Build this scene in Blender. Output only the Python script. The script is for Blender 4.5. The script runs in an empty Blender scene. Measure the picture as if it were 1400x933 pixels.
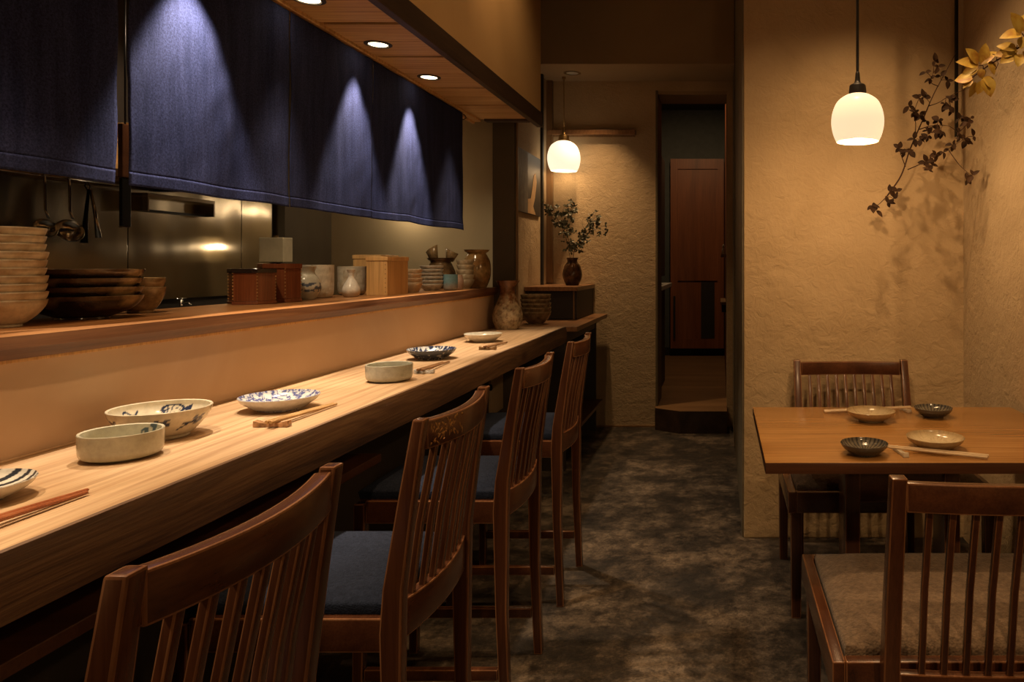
import bpy, bmesh, math, random
from mathutils import Vector, Matrix, noise as mnoise
R = math.radians
PI = math.pi
scene = bpy.context.scene
COL = scene.collection
H = 1.25                                   # camera height
random.seed(11)

# ------------------------------------------------------------------ camera
cd = bpy.data.cameras.new('camera')
cam = bpy.data.objects.new('camera', cd)
COL.objects.link(cam)
cam.location = (0, 0, H)
cam.rotation_euler = (R(90), 0, 0)
cd.sensor_width = 36
cd.lens = 36 * 1000 / 1400
cd.shift_x = (700 - 985) / 1400
cd.shift_y = (362 - 466.5) / 1400
cd.clip_start = 0.02
scene.camera = cam

def at(px, py, d):
    """world point seen at photo pixel (px, py) at distance d"""
    return Vector(((px - 985) * d / 1000, d, H - (py - 362) * d / 1000))

# ------------------------------------------------------------------ materials
MATS = {}
def mat(name):
    m = bpy.data.materials.new(name)
    m.use_nodes = True
    nt = m.node_tree
    b = nt.nodes['Principled BSDF']
    MATS[name] = m
    return m, nt, b

def N(nt, kind, **kw):
    n = nt.nodes.new(kind)
    for k, v in kw.items():
        if k in n.inputs:
            n.inputs[k].default_value = v
        else:
            setattr(n, k, v)
    return n

def coords(nt, scale=(1, 1, 1), src='Object', rot=(0, 0, 0)):
    tc = N(nt, 'ShaderNodeTexCoord')
    mp = N(nt, 'ShaderNodeMapping')
    mp.inputs['Scale'].default_value = scale
    mp.inputs['Rotation'].default_value = rot
    nt.links.new(tc.outputs[src], mp.inputs['Vector'])
    return mp.outputs['Vector']

def ramp(nt, fac, stops):
    r = N(nt, 'ShaderNodeValToRGB')
    el = r.color_ramp.elements
    while len(el) < len(stops):
        el.new(0.5)
    for e, (p, c) in zip(el, stops):
        e.position = p
        e.color = (*c, 1)
    nt.links.new(fac, r.inputs['Fac'])
    return r.outputs['Color']

def noise_tex(nt, vec, scale, detail=4, rough=0.55, dist=0.0):
    n = N(nt, 'ShaderNodeTexNoise')
    n.inputs['Scale'].default_value = scale
    n.inputs['Detail'].default_value = detail
    n.inputs['Roughness'].default_value = rough
    n.inputs['Distortion'].default_value = dist
    nt.links.new(vec, n.inputs['Vector'])
    return n.outputs['Fac']

def bump(nt, b, height, strength, dist=0.002, chain=None):
    bp = N(nt, 'ShaderNodeBump')
    bp.inputs['Strength'].default_value = strength
    bp.inputs['Distance'].default_value = dist
    nt.links.new(height, bp.inputs['Height'])
    if chain is not None:
        nt.links.new(chain, bp.inputs['Normal'])
    nt.links.new(bp.outputs['Normal'], b.inputs['Normal'])
    return bp.outputs['Normal']

def mix(nt, fac, a, b_, mode='MIX'):
    m = N(nt, 'ShaderNodeMix', data_type='RGBA', blend_type=mode)
    if isinstance(fac, float):
        m.inputs['Factor'].default_value = fac
    else:
        nt.links.new(fac, m.inputs['Factor'])
    for s, v in ((6, a), (7, b_)):
        if isinstance(v, tuple):
            m.inputs[s].default_value = (*v, 1)
        else:
            nt.links.new(v, m.inputs[s])
    return m.outputs[2]

def plain(name, col, rough=0.5, metal=0.0, spec=None, emit=None, estr=0, var=0.12, vscale=18):
    m, nt, b = mat(name)
    v = coords(nt)
    n = noise_tex(nt, v, vscale, 3)
    lo = tuple(c * (1 - var) for c in col)
    hi = tuple(min(1, c * (1 + var)) for c in col)
    nt.links.new(ramp(nt, n, [(0.3, lo), (0.7, hi)]), b.inputs['Base Color'])
    b.inputs['Roughness'].default_value = rough
    b.inputs['Metallic'].default_value = metal
    if spec is not None:
        b.inputs['Specular IOR Level'].default_value = spec
    if emit:
        b.inputs['Emission Color'].default_value = (*emit, 1)
        b.inputs['Emission Strength'].default_value = estr
    return m

def wood(name, dark, mid, light, axis=1, grain=1.0, rough=0.4, rings=0.0, bstr=0.15, knots=False, src='Object', coat=0.0, ringdir='X', ringscale=13.0, ringdist=16.0):
    m, nt, b = mat(name)
    sc = [11.0 * grain] * 3
    sc[axis] = 1.0 * grain
    n1 = noise_tex(nt, coords(nt, tuple(sc), src), 1.0, 7, 0.62, 0.6)
    sc2 = [210.0 * grain] * 3
    sc2[axis] = 5.0 * grain
    n2 = noise_tex(nt, coords(nt, tuple(sc2), src), 1.0, 4, 0.6)
    c1 = ramp(nt, n1, [(0.28, dark), (0.5, mid), (0.74, light)])
    c2 = ramp(nt, n2, [(0.3, (0.45, 0.40, 0.36)), (0.60, (1, 1, 1))])
    c = mix(nt, 0.55, c1, c2, 'MULTIPLY')
    if rings:
        sc3 = [1.0] * 3
        sc3[axis] = 0.16
        w = N(nt, 'ShaderNodeTexWave', wave_type='BANDS', bands_direction=ringdir)
        w.inputs['Scale'].default_value = ringscale * grain
        w.inputs['Distortion'].default_value = ringdist
        w.inputs['Detail'].default_value = 2.5
        w.inputs['Detail Scale'].default_value = 0.32
        w.inputs['Detail Roughness'].default_value = 0.55
        nt.links.new(coords(nt, tuple(sc3), src), w.inputs['Vector'])
        rc = ramp(nt, w.outputs['Fac'], [(0.0, (0.50, 0.38, 0.29)), (0.18, (0.72, 0.62, 0.54)), (0.5, (1, 1, 1)), (1, (0.93, 0.91, 0.88))])
        c = mix(nt, rings, c, rc, 'MULTIPLY')
    if knots:
        vo = N(nt, 'ShaderNodeTexVoronoi', feature='F1')
        s4 = [5.0] * 3
        s4[axis] = 2.2
        vo.inputs['Scale'].default_value = 1.0
        nt.links.new(coords(nt, tuple(s4), src), vo.inputs['Vector'])
        kc = ramp(nt, vo.outputs['Distance'], [(0.0, (0.20, 0.13, 0.09)), (0.07, (0.45, 0.33, 0.25)), (0.16, (1, 1, 1))])
        c = mix(nt, 0.9, c, kc, 'MULTIPLY')
    nt.links.new(c, b.inputs['Base Color'])
    b.inputs['Roughness'].default_value = rough
    if coat:
        b.inputs['Coat Weight'].default_value = coat
        b.inputs['Coat Roughness'].default_value = 0.15
    bump(nt, b, n2, bstr, 0.0015)
    return m

def plaster(name, lo, hi, scale=2.0, fine=45, fstr=0.35, fdist=0.004, rough=0.9, aniso=None, fdistort=1.2):
    m, nt, b = mat(name)
    v = coords(nt)
    n1 = noise_tex(nt, v, scale, 6, 0.6, 0.8)
    nt.links.new(ramp(nt, n1, [(0.3, lo), (0.72, hi)]), b.inputs['Base Color'])
    b.inputs['Roughness'].default_value = rough
    b.inputs['Specular IOR Level'].default_value = 0.2
    va = coords(nt, aniso or (1, 1, 1))
    n2 = noise_tex(nt, va, fine, 5, 0.62, fdistort)
    n3 = noise_tex(nt, v, fine * 0.3, 4, 0.55, 0.7)
    c = bump(nt, b, n3, fstr * 0.8, fdist * 2.0)
    bump(nt, b, n2, fstr, fdist, c)
    return m

M_wall = plaster('ochre_plaster', (0.42, 0.30, 0.165), (0.51, 0.375, 0.22), 2.2, 22, 0.9, 0.006)
M_far = plaster('rough_ochre_plaster', (0.43, 0.315, 0.185), (0.50, 0.375, 0.23), 2.2, 50, 0.85, 0.005, aniso=(1, 1, 1.6), fdistort=0.8)
M_right = plaster('stucco_ochre_plaster', (0.40, 0.30, 0.18), (0.48, 0.37, 0.23), 2.2, 60, 0.8, 0.005, fdistort=0.6)
M_fascia = plaster('smooth_orange_plaster', (0.50, 0.31, 0.13), (0.56, 0.36, 0.16), 1.4, 60, 0.12, 0.002)
M_cwall = plaster('smooth_pink_plaster', (0.50, 0.34, 0.21), (0.58, 0.41, 0.27), 1.5, 70, 0.12, 0.0015)
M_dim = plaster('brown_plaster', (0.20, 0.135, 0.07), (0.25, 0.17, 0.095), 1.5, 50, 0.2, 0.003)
M_beamface = plaster('tan_plaster', (0.34, 0.24, 0.14), (0.38, 0.28, 0.17), 1.5, 50, 0.1, 0.002)
M_kend = plaster('kitchen_plaster', (0.44, 0.35, 0.20), (0.50, 0.40, 0.24), 1.5, 50, 0.15, 0.002)
M_olive = plaster('olive_wall', (0.13, 0.105, 0.07), (0.16, 0.13, 0.085), 1.5, 60, 0.08, 0.001, rough=0.6)
M_grey = plaster('grey_brown_panel', (0.085, 0.066, 0.045), (0.11, 0.085, 0.06), 1.5, 60, 0.08, 0.001, rough=0.55)
M_black = plain('black_paint', (0.010, 0.009, 0.008), 0.6)
M_dark = plain('dark_brown_panel', (0.022, 0.016, 0.012), 0.55)
M_navy = plain('navy_paint', (0.012, 0.025, 0.06), 0.7)
M_slate = plain('slate_paint', (0.060, 0.068, 0.064), 0.7)

# floor: worn dark concrete
m, nt, b = mat('worn_dark_concrete')
v = coords(nt)
n1 = noise_tex(nt, v, 3.0, 15, 0.78, 0.1)
n2 = noise_tex(nt, v, 15, 10, 0.78, 0.1)
n3 = noise_tex(nt, v, 110, 6, 0.8)
c1 = ramp(nt, n1, [(0.40, (0.014, 0.010, 0.007)), (0.48, (0.046, 0.034, 0.024)), (0.55, (0.125, 0.094, 0.066)), (0.64, (0.25, 0.192, 0.136))])
c2 = ramp(nt, n2, [(0.42, (0.14, 0.12, 0.11)), (0.52, (1, 1, 1))])
c3 = ramp(nt, n3, [(0.36, (0.22, 0.2, 0.19)), (0.56, (1, 1, 1))])
c = mix(nt, 0.7, c1, c2, 'MULTIPLY')
c = mix(nt, 0.6, c, c3, 'MULTIPLY')
nt.links.new(c, b.inputs['Base Color'])
rr = N(nt, 'ShaderNodeMapRange')
rr.inputs['To Min'].default_value = 0.42
rr.inputs['To Max'].default_value = 0.75
nt.links.new(n2, rr.inputs['Value'])
nt.links.new(rr.outputs['Result'], b.inputs['Roughness'])
bump(nt, b, n3, 0.6, 0.004)
M_floor = m

M_counter = wood('pale_elm_slab', (0.42, 0.265, 0.14), (0.53, 0.355, 0.20), (0.63, 0.445, 0.27), 1, 0.7, 0.42, rings=0.42, bstr=0.05, ringscale=10, ringdist=30)
M_edge = wood('dark_elm_edge', (0.034, 0.016, 0.007), (0.125, 0.062, 0.026), (0.23, 0.128, 0.057), 1, 0.9, 0.6, rings=0.55, bstr=0.6, knots=True, ringdir='Z', ringscale=20, ringdist=34)  # dark stain plus the front face's weaker light, both in the colour
M_shelf = wood('oiled_shelf_wood', (0.26, 0.105, 0.030), (0.38, 0.165, 0.050), (0.50, 0.24, 0.082), 1, 0.8, 0.42, rings=0.4, bstr=0.1)
M_shelfedge = wood('shelf_live_edge', (0.075, 0.026, 0.009), (0.14, 0.054, 0.019), (0.22, 0.095, 0.034), 1, 0.8, 0.45, rings=0.5, bstr=0.3, ringdir='Z')  # darker than the shelf top: the front's missing top light is in the colour
M_soffit = wood('soffit_cedar', (0.46, 0.26, 0.095), (0.62, 0.38, 0.155), (0.72, 0.48, 0.22), 0, 0.9, 0.55, rings=0.45, bstr=0.12, ringdir='Y')
M_beam = wood('dark_beam_wood', (0.022, 0.012, 0.007), (0.045, 0.025, 0.014), (0.085, 0.048, 0.026), 1, 0.8, 0.5, bstr=0.3)
M_chair = wood('mahogany_stain', (0.036, 0.012, 0.005), (0.074, 0.025, 0.010), (0.118, 0.043, 0.017), 2, 1.0, 0.27, bstr=0.08, coat=0.25)
M_worn = wood('worn_mahogany_edge', (0.13, 0.05, 0.02), (0.21, 0.088, 0.036), (0.30, 0.14, 0.06), 2, 1.2, 0.3, bstr=0.05)
M_chairh = wood('mahogany_stain_rail', (0.036, 0.012, 0.005), (0.074, 0.025, 0.010), (0.118, 0.043, 0.017), 1, 1.0, 0.27, bstr=0.08, coat=0.25)
M_table = wood('amber_table_wood', (0.27, 0.125, 0.032), (0.38, 0.19, 0.055), (0.48, 0.26, 0.085), 0, 0.9, 0.26, rings=0.22, bstr=0.04, coat=0.2, ringdir='Y')
M_tableedge = wood('dark_table_edge', (0.05, 0.018, 0.008), (0.085, 0.032, 0.014), (0.13, 0.052, 0.022), 0, 0.9, 0.35, bstr=0.1)
M_console = wood('console_wood', (0.20, 0.095, 0.042), (0.30, 0.155, 0.072), (0.40, 0.22, 0.105), 1, 0.8, 0.35, rings=0.3, bstr=0.08)
M_door = wood('corridor_door_wood', (0.14, 0.040, 0.012), (0.22, 0.068, 0.020), (0.29, 0.095, 0.03), 2, 0.6, 0.45, bstr=0.08)
M_cfloor = wood('corridor_floor_wood', (0.15, 0.08, 0.035), (0.24, 0.135, 0.06), (0.33, 0.19, 0.09), 0, 0.5, 0.35, bstr=0.05)
M_lightwood = wood('pale_box_wood', (0.50, 0.27, 0.085), (0.62, 0.36, 0.13), (0.70, 0.43, 0.17), 2, 0.9, 0.45, bstr=0.08)
M_trimwood = wood('brown_trim_wood', (0.16, 0.085, 0.036), (0.25, 0.14, 0.06), (0.32, 0.19, 0.09), 2, 0.8, 0.5, bstr=0.1)
M_lacq = wood('red_brown_lacquer', (0.12, 0.030, 0.010), (0.18, 0.05, 0.017), (0.24, 0.075, 0.028), 2, 0.9, 0.18, bstr=0.03, coat=0.5)
M_lacqdark = plain('black_lacquer', (0.02, 0.012, 0.009), 0.15)
M_stick_red = wood('reddish_chopstick_wood', (0.20, 0.05, 0.02), (0.30, 0.085, 0.03), (0.38, 0.13, 0.05), 1, 1.5, 0.35)
M_stick_tan = wood('tan_chopstick_wood', (0.33, 0.19, 0.075), (0.45, 0.27, 0.11), (0.55, 0.35, 0.16), 1, 1.5, 0.45)
M_stick_brown = wood('brown_chopstick_wood', (0.16, 0.075, 0.03), (0.24, 0.12, 0.05), (0.3, 0.16, 0.07), 1, 1.5, 0.4)
M_stick_pale = wood('pale_chopstick_wood', (0.58, 0.42, 0.25), (0.68, 0.52, 0.33), (0.74, 0.6, 0.4), 0, 1.5, 0.5)
M_rest_agate = plain('caramel_glazed_rest', (0.32, 0.17, 0.08), 0.15, var=0.6, vscale=60)
M_rest_bw = plain('black_white_rest', (0.32, 0.31, 0.29), 0.2, var=0.95, vscale=70)
M_rest_brown = plain('brown_glazed_rest', (0.20, 0.12, 0.055), 0.2, var=0.5, vscale=60)
M_rest_cream = plain('cream_glazed_rest', (0.62, 0.55, 0.42), 0.2, var=0.15, vscale=60)
M_steel = None
M_chrome = plain('polished_steel', (0.55, 0.52, 0.47), 0.18, 1.0)
M_blackmetal = plain('black_metal', (0.012, 0.011, 0.010), 0.4, 0.6)
M_brass = plain('aged_brass', (0.36, 0.24, 0.11), 0.35, 1.0)
M_plasticblk = plain('black_socket', (0.015, 0.012, 0.010), 0.45)
M_gold = plain('gold_lacquer_paint', (0.36, 0.19, 0.055), 0.4, 0.4, var=0.4, vscale=90)
M_cream = plain('cream_card', (0.52, 0.44, 0.28), 0.7)
M_white = plain('white_metal', (0.55, 0.54, 0.5), 0.4)
M_leafdark = plain('dark_green_leaf', (0.050, 0.048, 0.018), 0.5, var=0.5, vscale=25)
M_leafolive = plain('brown_olive_leaf', (0.040, 0.020, 0.010), 0.7, var=0.5, vscale=25, spec=0.15)
M_stem = plain('brown_twig', (0.060, 0.028, 0.014), 0.7, spec=0.2)

m, nt, b = mat('brushed_steel')
n = noise_tex(nt, coords(nt, (1.0, 160.0, 2.0)), 1.0, 4)
n2 = noise_tex(nt, coords(nt, (1, 1.6, 1.0)), 1.7, 2)
nt.links.new(ramp(nt, n2, [(0.3, (0.34, 0.29, 0.21)), (0.7, (0.44, 0.38, 0.28))]), b.inputs['Base Color'])
b.inputs['Metallic'].default_value = 1.0
b.inputs['Roughness'].default_value = 0.24
b.inputs['Anisotropic'].default_value = 0.75
tg = N(nt, 'ShaderNodeTangent', direction_type='RADIAL', axis='Z')
nt.links.new(tg.outputs['Tangent'], b.inputs['Tangent'])
bump(nt, b, n2, 0.35, 0.06, bump(nt, b, n, 0.04, 0.001))
M_steel = m

def lampglass(name, col, strength):
    m, nt, b = mat(name)
    v = coords(nt)
    n = noise_tex(nt, v, 6, 2)
    nt.links.new(ramp(nt, n, [(0, (0.78, 0.72, 0.62)), (1, (0.82, 0.76, 0.66))]), b.inputs['Base Color'])
    b.inputs['Roughness'].default_value = 0.35
    b.inputs['Emission Color'].default_value = (*col, 1)
    b.inputs['Emission Strength'].default_value = strength
    return m
M_shade = lampglass('lit_opal_glass', (1.0, 0.77, 0.47), 0.93)
M_shade2 = lampglass('lit_opal_glass_bright', (1.0, 0.84, 0.60), 1.12)
M_bulb = plain('lit_bulb', (1, 0.9, 0.7), 0.4, emit=(1.0, 0.76, 0.44), estr=6)
M_dl = plain('lit_downlight', (1, 0.9, 0.7), 0.4, emit=(1.0, 0.78, 0.46), estr=9)

def fabric(name, lo, hi, scale=420, nstr=0.5, big=6, sheen=0.15):
    m, nt, b = mat(name)
    v = coords(nt)
    w = N(nt, 'ShaderNodeTexVoronoi', feature='F1')
    w.inputs['Scale'].default_value = scale
    nt.links.new(v, w.inputs['Vector'])
    n1 = noise_tex(nt, v, big, 6, 0.65, 0.3)
    n2 = noise_tex(nt, v, scale * 0.45, 3, 0.7)
    c = ramp(nt, n1, [(0.3, lo), (0.7, hi)])
    c2 = ramp(nt, n2, [(0.3, (0.38, 0.38, 0.38)), (0.68, (1, 1, 1))])
    nt.links.new(mix(nt, 0.8, c, c2, 'MULTIPLY'), b.inputs['Base Color'])
    b.inputs['Roughness'].default_value = 0.95
    b.inputs['Specular IOR Level'].default_value = 0.08
    b.inputs['Sheen Weight'].default_value = sheen
    bump(nt, b, w.outputs['Distance'], nstr, 0.002)
    return m
M_cush = fabric('brown_woven_cushion', (0.16, 0.108, 0.068), (0.25, 0.175, 0.115), 170, 0.9)
M_blue = fabric('blue_grey_seat_cloth', (0.013, 0.017, 0.030), (0.024, 0.030, 0.052), 300, 0.5, sheen=0.0)

m, nt, b = mat('indigo_linen')
v = coords(nt)
n1 = noise_tex(nt, coords(nt, (1, 90, 9)), 1.0, 4, 0.6, 0.2)
n2 = noise_tex(nt, coords(nt, (1, 210, 210)), 1.0, 4, 0.75, 0.6)
n3 = noise_tex(nt, coords(nt, (1, 26, 3)), 1.0, 5, 0.6, 0.3)
c = ramp(nt, n3, [(0.3, (0.022, 0.028, 0.084)), (0.72, (0.046, 0.056, 0.148))])
c = mix(nt, 0.4, c, ramp(nt, n1, [(0.3, (0.5, 0.5, 0.52)), (0.7, (1, 1, 1))]), 'MULTIPLY')
c = mix(nt, 0.8, c, ramp(nt, n2, [(0.38, (0.25, 0.25, 0.28)), (0.62, (1, 1, 1))]), 'MULTIPLY')
nt.links.new(c, b.inputs['Base Color'])
b.inputs['Roughness'].default_value = 0.95
b.inputs['Specular IOR Level'].default_value = 0.1
bump(nt, b, n1, 0.15, 0.003, bump(nt, b, n2, 0.4, 0.001))
M_noren = m

def painted(name, rough=0.16, spots=0.10, scale=70, coat=0.0):
    """glazed ceramic whose painted decoration comes from the 'paint' attribute"""
    m, nt, b = mat(name)
    a = N(nt, 'ShaderNodeAttribute', attribute_name='paint')
    n = noise_tex(nt, coords(nt), scale, 5, 0.65)
    k = ramp(nt, n, [(0.3, (1 - spots * 2,) * 3), (0.62, (1, 1, 1))])
    nt.links.new(mix(nt, 1.0, a.outputs['Color'], k, 'MULTIPLY'), b.inputs['Base Color'])
    b.inputs['Roughness'].default_value = rough
    if coat:
        b.inputs['Coat Weight'].default_value = coat
    return m
M_glaze = painted('painted_glaze')
M_matte = painted('speckled_stoneware', 0.34, 0.12, 90)
M_brownglaze = painted('runny_brown_glaze', 0.12, 0.32, 30)

# ------------------------------------------------------------------ mesh helpers
def obj(name, bm, m, parent=None, smooth=None, loc=None):
    me = bpy.data.meshes.new(name)
    bmesh.ops.recalc_face_normals(bm, faces=bm.faces)
    bm.to_mesh(me)
    bm.free()
    for x in (m if isinstance(m, (list, tuple)) else [m]):
        me.materials.append(x)
    o = bpy.data.objects.new(name, me)
    COL.objects.link(o)
    if parent is not None:
        o.parent = parent
    if loc is not None:
        o.location = loc
    if smooth is not None:
        for p in me.polygons:
            p.use_smooth = True
        me.set_sharp_from_angle(angle=R(smooth))
    return o

def thing(name, label, cat, loc=(0, 0, 0), rotz=0, group=None):
    o = bpy.data.objects.new(name, None)
    o.empty_display_size = 0.05
    COL.objects.link(o)
    o.location = loc
    o.rotation_euler = (0, 0, rotz)
    tag(o, label, cat, group)
    return o

def tag(o, label, cat, group=None):
    o['label'] = label
    o['category'] = cat
    if group:
        o['group'] = group
    return o

def struct(name, bm, m, parent=None, smooth=None):
    o = obj(name, bm, m, parent, smooth)
    if parent is None:
        o['kind'] = 'structure'
    return o

def dup(root, loc, rotz=0, label=None, group=None):
    r = root.copy()
    COL.objects.link(r)
    r.location = loc
    r.rotation_euler = (0, 0, rotz)
    if label:
        r['label'] = label
    if group:
        r['group'] = group
    for ch in list(root.children):
        c = ch.copy()
        COL.objects.link(c)
        c.parent = r
        for g in ch.children:
            d = g.copy()
            COL.objects.link(d)
            d.parent = c
    return r

def add_box(bm, x0, x1, y0, y1, z0, z1, mi=0):
    vs = [bm.verts.new(p) for p in ((x0, y0, z0), (x1, y0, z0), (x1, y1, z0), (x0, y1, z0),
                                    (x0, y0, z1), (x1, y0, z1), (x1, y1, z1), (x0, y1, z1))]
    fs = []
    for f in ((3, 2, 1, 0), (4, 5, 6, 7), (0, 1, 5, 4), (1, 2, 6, 5), (2, 3, 7, 6), (3, 0, 4, 7)):
        fc = bm.faces.new([vs[i] for i in f])
        fc.material_index = mi
        fs.append(fc)
    return fs

def bevel(bm, off=0.003, seg=2, mi=-1, ang=35):
    bm.normal_update()
    es = [e for e in bm.edges if len(e.link_faces) == 2 and e.calc_face_angle(0) > R(ang)]
    bmesh.ops.bevel(bm, geom=es, offset=off, segments=seg, affect='EDGES', profile=0.6, material=mi, clamp_overlap=True)

def box(x0, x1, y0, y1, z0, z1, off=0.0, seg=2, mi=-1):
    bm = bmesh.new()
    add_box(bm, x0, x1, y0, y1, z0, z1)
    if off:
        bevel(bm, off, seg, mi)
    return bm

def loft_rect(sections, off=0.003, mi=-1):
    """sections: (cx, cy, z, sx, sy)"""
    bm = bmesh.new()
    rings = []
    for cx, cy, z, sx, sy in sections:
        rings.append([bm.verts.new((cx + a * sx / 2, cy + b_ * sy / 2, z)) for a, b_ in ((-1, -1), (1, -1), (1, 1), (-1, 1))])
    for r0, r1 in zip(rings, rings[1:]):
        for i in range(4):
            j = (i + 1) % 4
            bm.faces.new((r0[i], r0[j], r1[j], r1[i]))
    bm.faces.new(rings[0][::-1])
    bm.faces.new(rings[-1])
    if off:
        bevel(bm, off, 2, mi)
    return bm

def bent_bar(path, half, zlo, zhi, off=0.003, mi=-1):
    """path: list of (x,y) centres; half thickness normal to the path; zlo/zhi may be functions of t"""
    bm = bmesh.new()
    rings = []
    n = len(path)
    for i, (x, y) in enumerate(path):
        a = Vector(path[max(0, i - 1)])
        c = Vector(path[min(n - 1, i + 1)])
        t = (c - a).normalized()
        nx, ny = -t.y, t.x
        z0 = zlo(i / (n - 1)) if callable(zlo) else zlo
        z1 = zhi(i / (n - 1)) if callable(zhi) else zhi
        rings.append([bm.verts.new(p) for p in ((x - nx * half, y - ny * half, z0), (x + nx * half, y + ny * half, z0),
                                                (x + nx * half, y + ny * half, z1), (x - nx * half, y - ny * half, z1))])
    for r0, r1 in zip(rings, rings[1:]):
        for i in range(4):
            j = (i + 1) % 4
            bm.faces.new((r0[i], r0[j], r1[j], r1[i]))
    bm.faces.new(rings[0][::-1])
    bm.faces.new(rings[-1])
    if off:
        bevel(bm, off, 2, mi, 40)
    return bm

def add_tube(bm, pts, r, seg=8, mi=0, caps=True):
    pts = [Vector(p) for p in pts]
    n = len(pts)
    rings = []
    up = None
    for i, p in enumerate(pts):
        t = (pts[min(n - 1, i + 1)] - pts[max(0, i - 1)]).normalized()
        if up is None:
            up = t.orthogonal().normalized()
        up = (up - t * up.dot(t))
        up = up.normalized() if up.length > 1e-6 else t.orthogonal().normalized()
        s = t.cross(up)
        rr = r[i] if isinstance(r, (list, tuple)) else r
        rings.append([bm.verts.new(p + (up * math.cos(2 * PI * k / seg) + s * math.sin(2 * PI * k / seg)) * rr) for k in range(seg)])
    for r0, r1 in zip(rings, rings[1:]):
        for k in range(seg):
            f = bm.faces.new((r0[k], r0[(k + 1) % seg], r1[(k + 1) % seg], r1[k]))
            f.smooth = True
            f.material_index = mi
    if caps:
        bm.faces.new(rings[0][::-1]).material_index = mi
        bm.faces.new(rings[-1]).material_index = mi

def tube(pts, r, seg=8):
    bm = bmesh.new()
    add_tube(bm, pts, r, seg)
    return bm

def lathe(profile, seg=64, warp=None):
    """profile: (r, z) from axis to axis or open"""
    bm = bmesh.new()
    rings = []
    for i, (r, z) in enumerate(profile):
        if r < 1e-6:
            rings.append([bm.verts.new((0, 0, z))])
        else:
            ring = []
            for k in range(seg):
                a = 2 * PI * k / seg
                rr, zz = (r, z) if warp is None else warp(r, z, a)
                ring.append(bm.verts.new((rr * math.cos(a), rr * math.sin(a), zz)))
            rings.append(ring)
    for r0, r1 in zip(rings, rings[1:]):
        if len(r0) == 1 and len(r1) == 1:
            continue
        for k in range(seg):
            j = (k + 1) % seg
            if len(r0) == 1:
                bm.faces.new((r0[0], r1[j], r1[k]))
            elif len(r1) == 1:
                bm.faces.new((r0[k], r0[j], r1[0]))
            else:
                bm.faces.new((r0[k], r0[j], r1[j], r1[k]))
    return bm

def smooth_profile(pts, sub=6):
    """Catmull-Rom through control points (r,z)"""
    out = []
    n = len(pts)
    for i in range(n - 1):
        p0 = Vector(pts[max(0, i - 1)]); p1 = Vector(pts[i]); p2 = Vector(pts[i + 1]); p3 = Vector(pts[min(n - 1, i + 2)])
        for s in range(sub):
            t = s / sub
            q = 0.5 * ((2 * p1) + (-p0 + p2) * t + (2 * p0 - 5 * p1 + 4 * p2 - p3) * t * t + (-p0 + 3 * p1 - 3 * p2 + p3) * t ** 3)
            out.append((max(0.0, q.x), q.y))
    out.append(pts[-1])
    return out

def paint(o, fn):
    """store the glaze decoration fn(x, y, z, normal) -> rgb on the mesh"""
    me = o.data
    at_ = me.color_attributes.new('paint', 'FLOAT_COLOR', 'POINT')
    vn = me.vertex_normals
    for i, v_ in enumerate(me.vertices):
        c = fn(v_.co.x, v_.co.y, v_.co.z, vn[i].vector)
        at_.data[i].color = (*c, 1)
    return o

def lerp(a, b_, t):
    t = max(0, min(1, t))
    return tuple(x + (y - x) * t for x, y in zip(a, b_))

def nz(x, y, z, s=1, o=0):
    return mnoise.noise(Vector((x * s + o, y * s + o * 0.7, z * s - o)))

# ------------------------------------------------------------------ setting
YB = -2.6                                   # the room behind the camera
struct('floor', box(-3.6, 3.0, YB, 9.2, -0.1, 0), M_floor)
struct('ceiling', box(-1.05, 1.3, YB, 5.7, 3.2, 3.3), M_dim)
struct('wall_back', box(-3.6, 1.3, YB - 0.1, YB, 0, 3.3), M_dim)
struct('wall_right', box(1.11, 1.25, YB, 3.34, 0, 3.2), M_right)
struct('pillar', box(0.107, 1.25, 3.34, 5.0, 0, 3.2, 0.006, 2), M_wall)
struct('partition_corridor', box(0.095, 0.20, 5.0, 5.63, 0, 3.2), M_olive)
# side face of the pillar towards the passage is a darker olive
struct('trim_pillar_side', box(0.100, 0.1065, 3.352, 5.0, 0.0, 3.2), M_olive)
# far wall with the corridor opening
bm = bmesh.new()
add_box(bm, -1.47, -0.495, 5.63, 5.96, 0, 3.2)
add_box(bm, 0.048, 0.20, 5.63, 5.96, 0, 3.2)
add_box(bm, -0.495, 0.048, 5.63, 5.96, 2.585, 3.2)
struct('wall_far', bm, M_far)
struct('beam', box(-1.47, 0.098, 5.14, 5.63, 2.66, 3.2, 0.004), M_beamface)
# left wall of the far recess
struct('wall_left', box(-1.47, -1.33, 4.652, 5.63, 0, 3.2), M_far)
struct('trim_1', box(-1.33, -1.318, 4.63, 4.72, 0.88, 3.0, 0.002), M_trimwood)
struct('trim_2', box(-1.33, -1.312, 4.722, 4.75, 0.88, 3.0, 0.002), M_black)
struct('trim_3', box(-1.33, -1.312, 5.40, 5.44, 0.88, 2.66, 0.002), M_black)
struct('trim_4', box(-1.33, -1.285, 5.585, 5.63, 1.11, 2.66, 0.003), M_trimwood)
struct('post', box(-1.362, -1.232, 4.37, 4.41, 0, 2.5, 0.002), M_grey)
struct('trim_5', box(-1.234, -1.222, 4.41, 4.425, 0, 2.5, 0.001), M_trimwood)
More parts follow.
